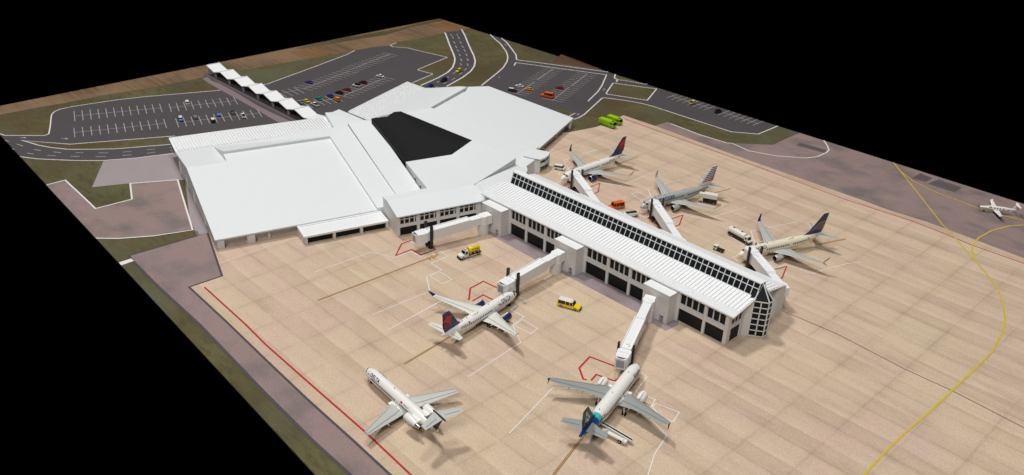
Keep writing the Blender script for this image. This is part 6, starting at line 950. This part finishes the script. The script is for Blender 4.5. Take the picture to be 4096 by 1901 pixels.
b.build('windows', M['glass'], t, merge=False)
wheels(t, (3.9, -2.9, -4.2), 1.15, .52)
# tug
loc, rz = v3d('tug')
t = thing('baggage_tug', 'tiny white cabbed tug with a black front near the cream jet nose', 'tug', loc, rz)
b = MB(); b.extr([(-.4, .4), (-.4, 1.0), (1.9, 1.0), (2.1, .8), (2.1, .4)], -.85, .85); b.build('hood', M['charcoal'], t, bevel=.05)
b = MB(); b.box(-1.9, -.4, -.85, .85, .45, 1.2); b.box(-1.8, -.2, -.82, .82, 1.75, 1.95); b.box(-1.8, -1.65, -.8, .8, 1.2, 1.75); b.box(-.45, -.3, -.8, -.65, 1, 1.75); b.box(-.45, -.3, .65, .8, 1, 1.75); b.build('cab', M['gse_white'], t)
b = MB(); b.box(-1.6, -.5, -.7, .7, 1.2, 1.7); b.build('windows', M['glass'], t)
wheels(t, (1.3, -1.3), .88, .42)
# belt loader
loc, rz = v3d('beltloader')
t = thing('belt_loader', 'white belt loader with a long black belt under the blue tail', 'vehicle', (5.2, -55.9, ZA), math.radians(188))
b = MB(); b.box(-3.6, 3.2, -1.1, .9, .45, 1.1); b.box(-2.9, 1.7, .1, 1.2, 1.1, 1.35); b.box(1.8, 3.3, .2, 1.15, 1.1, 1.5); b.box(2.0, 2.2, .2, 1.1, 1.5, 1.9); b.box(-3.8, -2.9, .3, 1.1, .5, 1.2); b.build('body', M['gse_white'], t, bevel=.05)
b = MB(); b.add([(-4.6, -1.3, 1.05), (4.4, -1.3, 1.75), (4.4, -.2, 1.75), (-4.6, -.2, 1.05), (-4.6, -1.3, 1.35), (4.4, -1.3, 2.05), (4.4, -.2, 2.05), (-4.6, -.2, 1.35)], [(3, 2, 1, 0), (4, 5, 6, 7), (0, 1, 5, 4), (1, 2, 6, 5), (2, 3, 7, 6), (3, 0, 4, 7)]); bl = b.build('boom', M['gse_white'], t)
b = MB(); b.add([(-4.5, -1.0, 1.37), (4.3, -1.0, 2.055), (4.3, -.5, 2.055), (-4.5, -.5, 1.37), (-4.5, -1.0, 1.42), (4.3, -1.0, 2.105), (4.3, -.5, 2.105), (-4.5, -.5, 1.42)], [(3, 2, 1, 0), (4, 5, 6, 7), (0, 1, 5, 4), (1, 2, 6, 5), (2, 3, 7, 6), (3, 0, 4, 7)]); b.build('belt', M['black'], bl)
wheels(t, (1.9, -2.0), 1.22, .5)
# two lime green fire trucks
for key, lab, Lb in (('bus1', 'boxy lime green airport truck, the longer and nearer of the green pair', 9.2), ('bus2', 'boxy lime green airport truck parked behind the longer green one', 8.0)):
    loc, rz = v3d(key)
    if key == 'bus2': rz = .02; loc = (loc[0]-.6, loc[1]-.4, loc[2])
    t = thing('fire_truck', lab, 'truck', loc, rz, 'green airport trucks')
    h = Lb/2
    b = MB(); b.extr([(-h, .6), (-h, 3.2), (h*.72, 3.25), (h*.86, 3.0), (h, 1.7), (h*.97, .6)], -1.4, 1.4); b.build('body', M['lime_dark'], t, bevel=.1)
    b = MB(); b.box(-h*.95, h*.55, -1.2, 1.2, 3.24, 3.38); b.build('roof_deck', M['lime'], t)
    b = MB(); b.add([(h*.875, -1.25, 2.95), (h*.875, 1.25, 2.95), (h+.01, 1.25, 1.8), (h+.01, -1.25, 1.8)], [(0, 1, 2, 3)])
    for sg in (1, -1): b.add([(h*.5, sg*1.42, 2.2), (h*.93, sg*1.42, 2.1), (h*.86, sg*1.42, 2.8), (h*.5, sg*1.42, 2.8)], [(0, 1, 2, 3)])
    b.build('windows', M['glass'], t, merge=False)
    b = MB(); b.box(h*.6, h*.74, -.9, .9, 3.27, 3.45); b.build('roof_hatch', new_mat('dark_teal', (.02, .10, .09), .4, .4, srgb=False), t)
    b = MB()
    for sg in (1, -1): y0, y1 = sorted((sg*1.38, sg*1.44)); b.box(-h*.9, h*.3, y0, y1, 1.0, 1.25)
    b.build('side_stripe', M['forest'], t)
    wheels(t, (h*.62, -h*.55), 1.44, .62)

# ------------------------------------------------------------------ cars
PAINT = {}
def paint(n, rgb):
    if n not in PAINT: PAINT[n] = new_mat('car_paint_'+n, rgb, .35, .5, srgb=False)
    return PAINT[n]
def car(key, label, col, kind='sedan', roof=None, group='cars in the car parks', flip=False, z=.055):
    x, y, rz = CARS[key]
    if flip: rz += PI
    t = thing('parked_car' if group != 'cars on the ring road' else 'toy_car', label, 'car', (x, y, z), rz, group)
    h = 2.3 if kind != 'pickup' else 2.6; p = col; W = 1.85
    b = MB()
    if kind == 'suv': b.extr([(-h, .4), (-h, 1.1), (h*.45, 1.15), (h*.95, .95), (h, .4)], -W/2, W/2)
    elif kind == 'pickup': b.extr([(-h, .45), (-h, 1.05), (-h*.95, 1.1), (h*.5, 1.1), (h*.96, .95), (h, .45)], -W/2, W/2)
    else: b.extr([(-h, .35), (-h, .8), (-h*.8, .95), (h*.4, .95), (h*.92, .75), (h, .35)], -W/2, W/2)
    b.build('body', p, t, bevel=.07)
    b = MB(); zt = {'suv': 1.75, 'pickup': 1.7, 'sedan': 1.38}[kind]; z0 = {'suv': 1.1, 'pickup': 1.08, 'sedan': .93}[kind]
    if kind == 'pickup': a = (-.5, 1.3, -.4, .9)
    elif kind == 'suv': a = (-h+.05, 1.1, -h+.3, .6)
    else: a = (-1.75, 1.05, -1.1, .35)
    cabin(b, a[0], a[1], a[2], a[3], W*.92, W*.78, z0, zt); b.build('windows', M['glass'], t)
    b = MB(); b.box(a[2]-.02, a[3]+.02, -W*.40, W*.40, zt-.02, zt+.1); b.build('roof', roof or p, t, bevel=.04)
    if kind == 'pickup': b = MB(); b.box(-h+.15, -.6, -W*.4, W*.4, 1.11, 1.16); b.build('cargo_bed', M['charcoal'], t)
    wheels(t, (h*.62, -h*.62), W/2+.02, .36, .25, hub=False)
    return t
wh = paint('white', (.78, .78, .74)); bl = paint('blue', (.02, .09, .42)); bk = paint('black', (.012, .012, .014)); gy = paint('silver', (.25, .27, .31)); ye = paint('yellow', (.75, .58, .03)); te = paint('teal', (.01, .28, .20)); og = paint('amber', (.78, .32, .015)); rd = paint('red', (.28, .012, .015)); mr = paint('maroon', (.07, .008, .012)); pu = paint('purple', (.09, .055, .26)); nv = paint('navy', (.015, .03, .25)); dg = paint('dark_green', (.015, .02, .014))
WG = 'cars in the left car park'
car('w_white', 'white car alone in the far stall row of the left car park', wh, 'suv', group=WG)
car('w_blue', 'blue car with a white roof in the left car park near row', bl, 'suv', wh, group=WG, flip=True)
car('w_black', 'black car two stalls right of the white roofed blue car', bk, 'sedan', gy, group=WG, flip=True)
car('w_blue2', 'plain blue car between the two black cars of the left car park', bl, 'sedan', group=WG)
car('w_darkwhite', 'black car with a white roof nosing out in front of the stalls', bk, 'suv', wh, group=WG)
car('w_black2', 'black car beside the cream pickup in the left car park', bk, 'sedan', group=WG, flip=True)
car('w_cream', 'cream pickup at the right end of the left car park', wh, 'pickup', group=WG)
EG = 'cars in the car park behind the terminal'
car('e_purple', 'purple car alone in the upper stall row behind the walkway canopy', pu, group=EG)
car('e_grey', 'silver car half hidden by the zigzag walkway canopy', gy, group=EG)
car('e_yellow', 'yellow car next to the silver one by the walkway canopy', ye, group=EG)
car('e_white0', 'white pickup facing the yellow car across the stall line', wh, 'pickup', group=EG)
car('e_teal', 'teal green car in the car park behind the terminal', te, group=EG)
car('e_blue', 'dark blue car backing onto the amber car', nv, group=EG)
car('e_orange', 'amber car with dark windows behind the terminal', og, 'suv', group=EG)
car('e_black', 'black car between the dark blue and the red car', bk, group=EG)
car('e_red', 'red car in the stall row behind the terminal', rd, group=EG)
car('e_white1', 'white car between the red and the maroon car', wh, 'suv', bk, group=EG)
car('e_maroon', 'maroon car in the stall row behind the terminal', mr, group=EG)
car('e_white2', 'white car alone at the far end of the stall row', wh, 'sedan', group=EG)
NG = 'cars in the right car park'
car('n_white', 'white car in the right car park above the amber one', wh, group=NG)
car('n_dark', 'dark car with a white roof at the edge of the right hall roof', mr, 'suv', wh, group=NG, flip=True)
car('n_yellow', 'amber yellow car facing the white car across the line', og, group=NG)
car('n_red', 'red car beside the orange wagon in the right car park', rd, group=NG)
RG = 'cars on the ring road'
car('r_yellow', 'yellow car on the curved ring road', ye, 'suv', group=RG)
car('r_black', 'black car on the ring road between the yellow and the blue one', bk, 'suv', group=RG)
car('r_blue', 'blue car on the ring road at the edge of the hall roof', nv, group=RG)
SG = 'cars in the far right car park'
car('s_yellow', 'yellow pickup with a white roof at the far right mat edge', ye, 'pickup', wh, group=SG)
car('s_black', 'black car at the far right mat edge', bk, 'suv', group=SG)
CARS['c_yellow'][0] += 1.3; CARS['c_yellow'][1] += 3.6
car('c_yellow', 'yellow car peeping out from under the left canopy corner', ye, group='cars by the left canopy')

# ------------------------------------------------------------------ light, world, camera
wd_ = bpy.data.worlds.new('World'); S.world = wd_; wd_.use_nodes = True
bg = wd_.node_tree.nodes['Background']; bg.inputs[0].default_value = (0, 0, 0, 1); bg.inputs[1].default_value = 0
def area(name, loc, target, size, E, col=(1, 1, 1)):
    l = bpy.data.lights.new(name, 'AREA'); l.shape = 'DISK'; l.size = size; l.color = col
    o = bpy.data.objects.new(name, l); COL.objects.link(o); o.location = loc
    d = Vector(target)-Vector(loc); o.rotation_euler = d.to_track_quat('-Z', 'Y').to_euler()
    dist = d.length; cosr = abs(d.normalized().z)
    l.energy = E*PI*PI*dist*dist/cosr
    return o
area('ceiling_lamp', (-540, 15, 1050), (-50, 10, 0), 140, .45, (1, .97, .93))
area('ceiling_lamp', (-110, 60, 1100), (-50, 10, 0), 170, .22, (1, .97, .93))
area('camera_side_fill', (330, -560, 800), (-10, 0, 0), 300, .32, (1, .98, .96))  # unseen soft fill added on the camera side to brighten the front walls
area('room_fill', (-80, 20, 1000), (-80, 20, 0), 1100, .07, (.94, .985, 1))
cam = bpy.data.cameras.new('camera'); co = bpy.data.objects.new('camera', cam); COL.objects.link(co); S.camera = co
r, u, w = (Vector(CAM[k]) for k in ('r', 'u', 'w'))
r.normalize(); w = (w-r*w.dot(r)).normalized(); u = r.cross(w)
mt = Matrix((( r.x, u.x, -w.x, CAM['loc'][0]), (r.y, u.y, -w.y, CAM['loc'][1]), (r.z, u.z, -w.z, CAM['loc'][2]), (0, 0, 0, 1)))
co.matrix_world = mt
cam.sensor_width = 36; cam.lens = CAM['f']*36; cam.shift_x = CAM['sx']; cam.shift_y = CAM['sy']
cam.clip_start = 1; cam.clip_end = 5000
cam.dof.use_dof = True; cam.dof.focus_distance = 265; cam.dof.aperture_fstop = .065
S.view_settings.view_transform = 'Standard'; S.view_settings.look = 'None'; S.view_settings.exposure = 0; S.view_settings.gamma = 1
S.render.engine = 'CYCLES'; S.cycles.use_denoising = True; S.cycles.max_bounces = 5
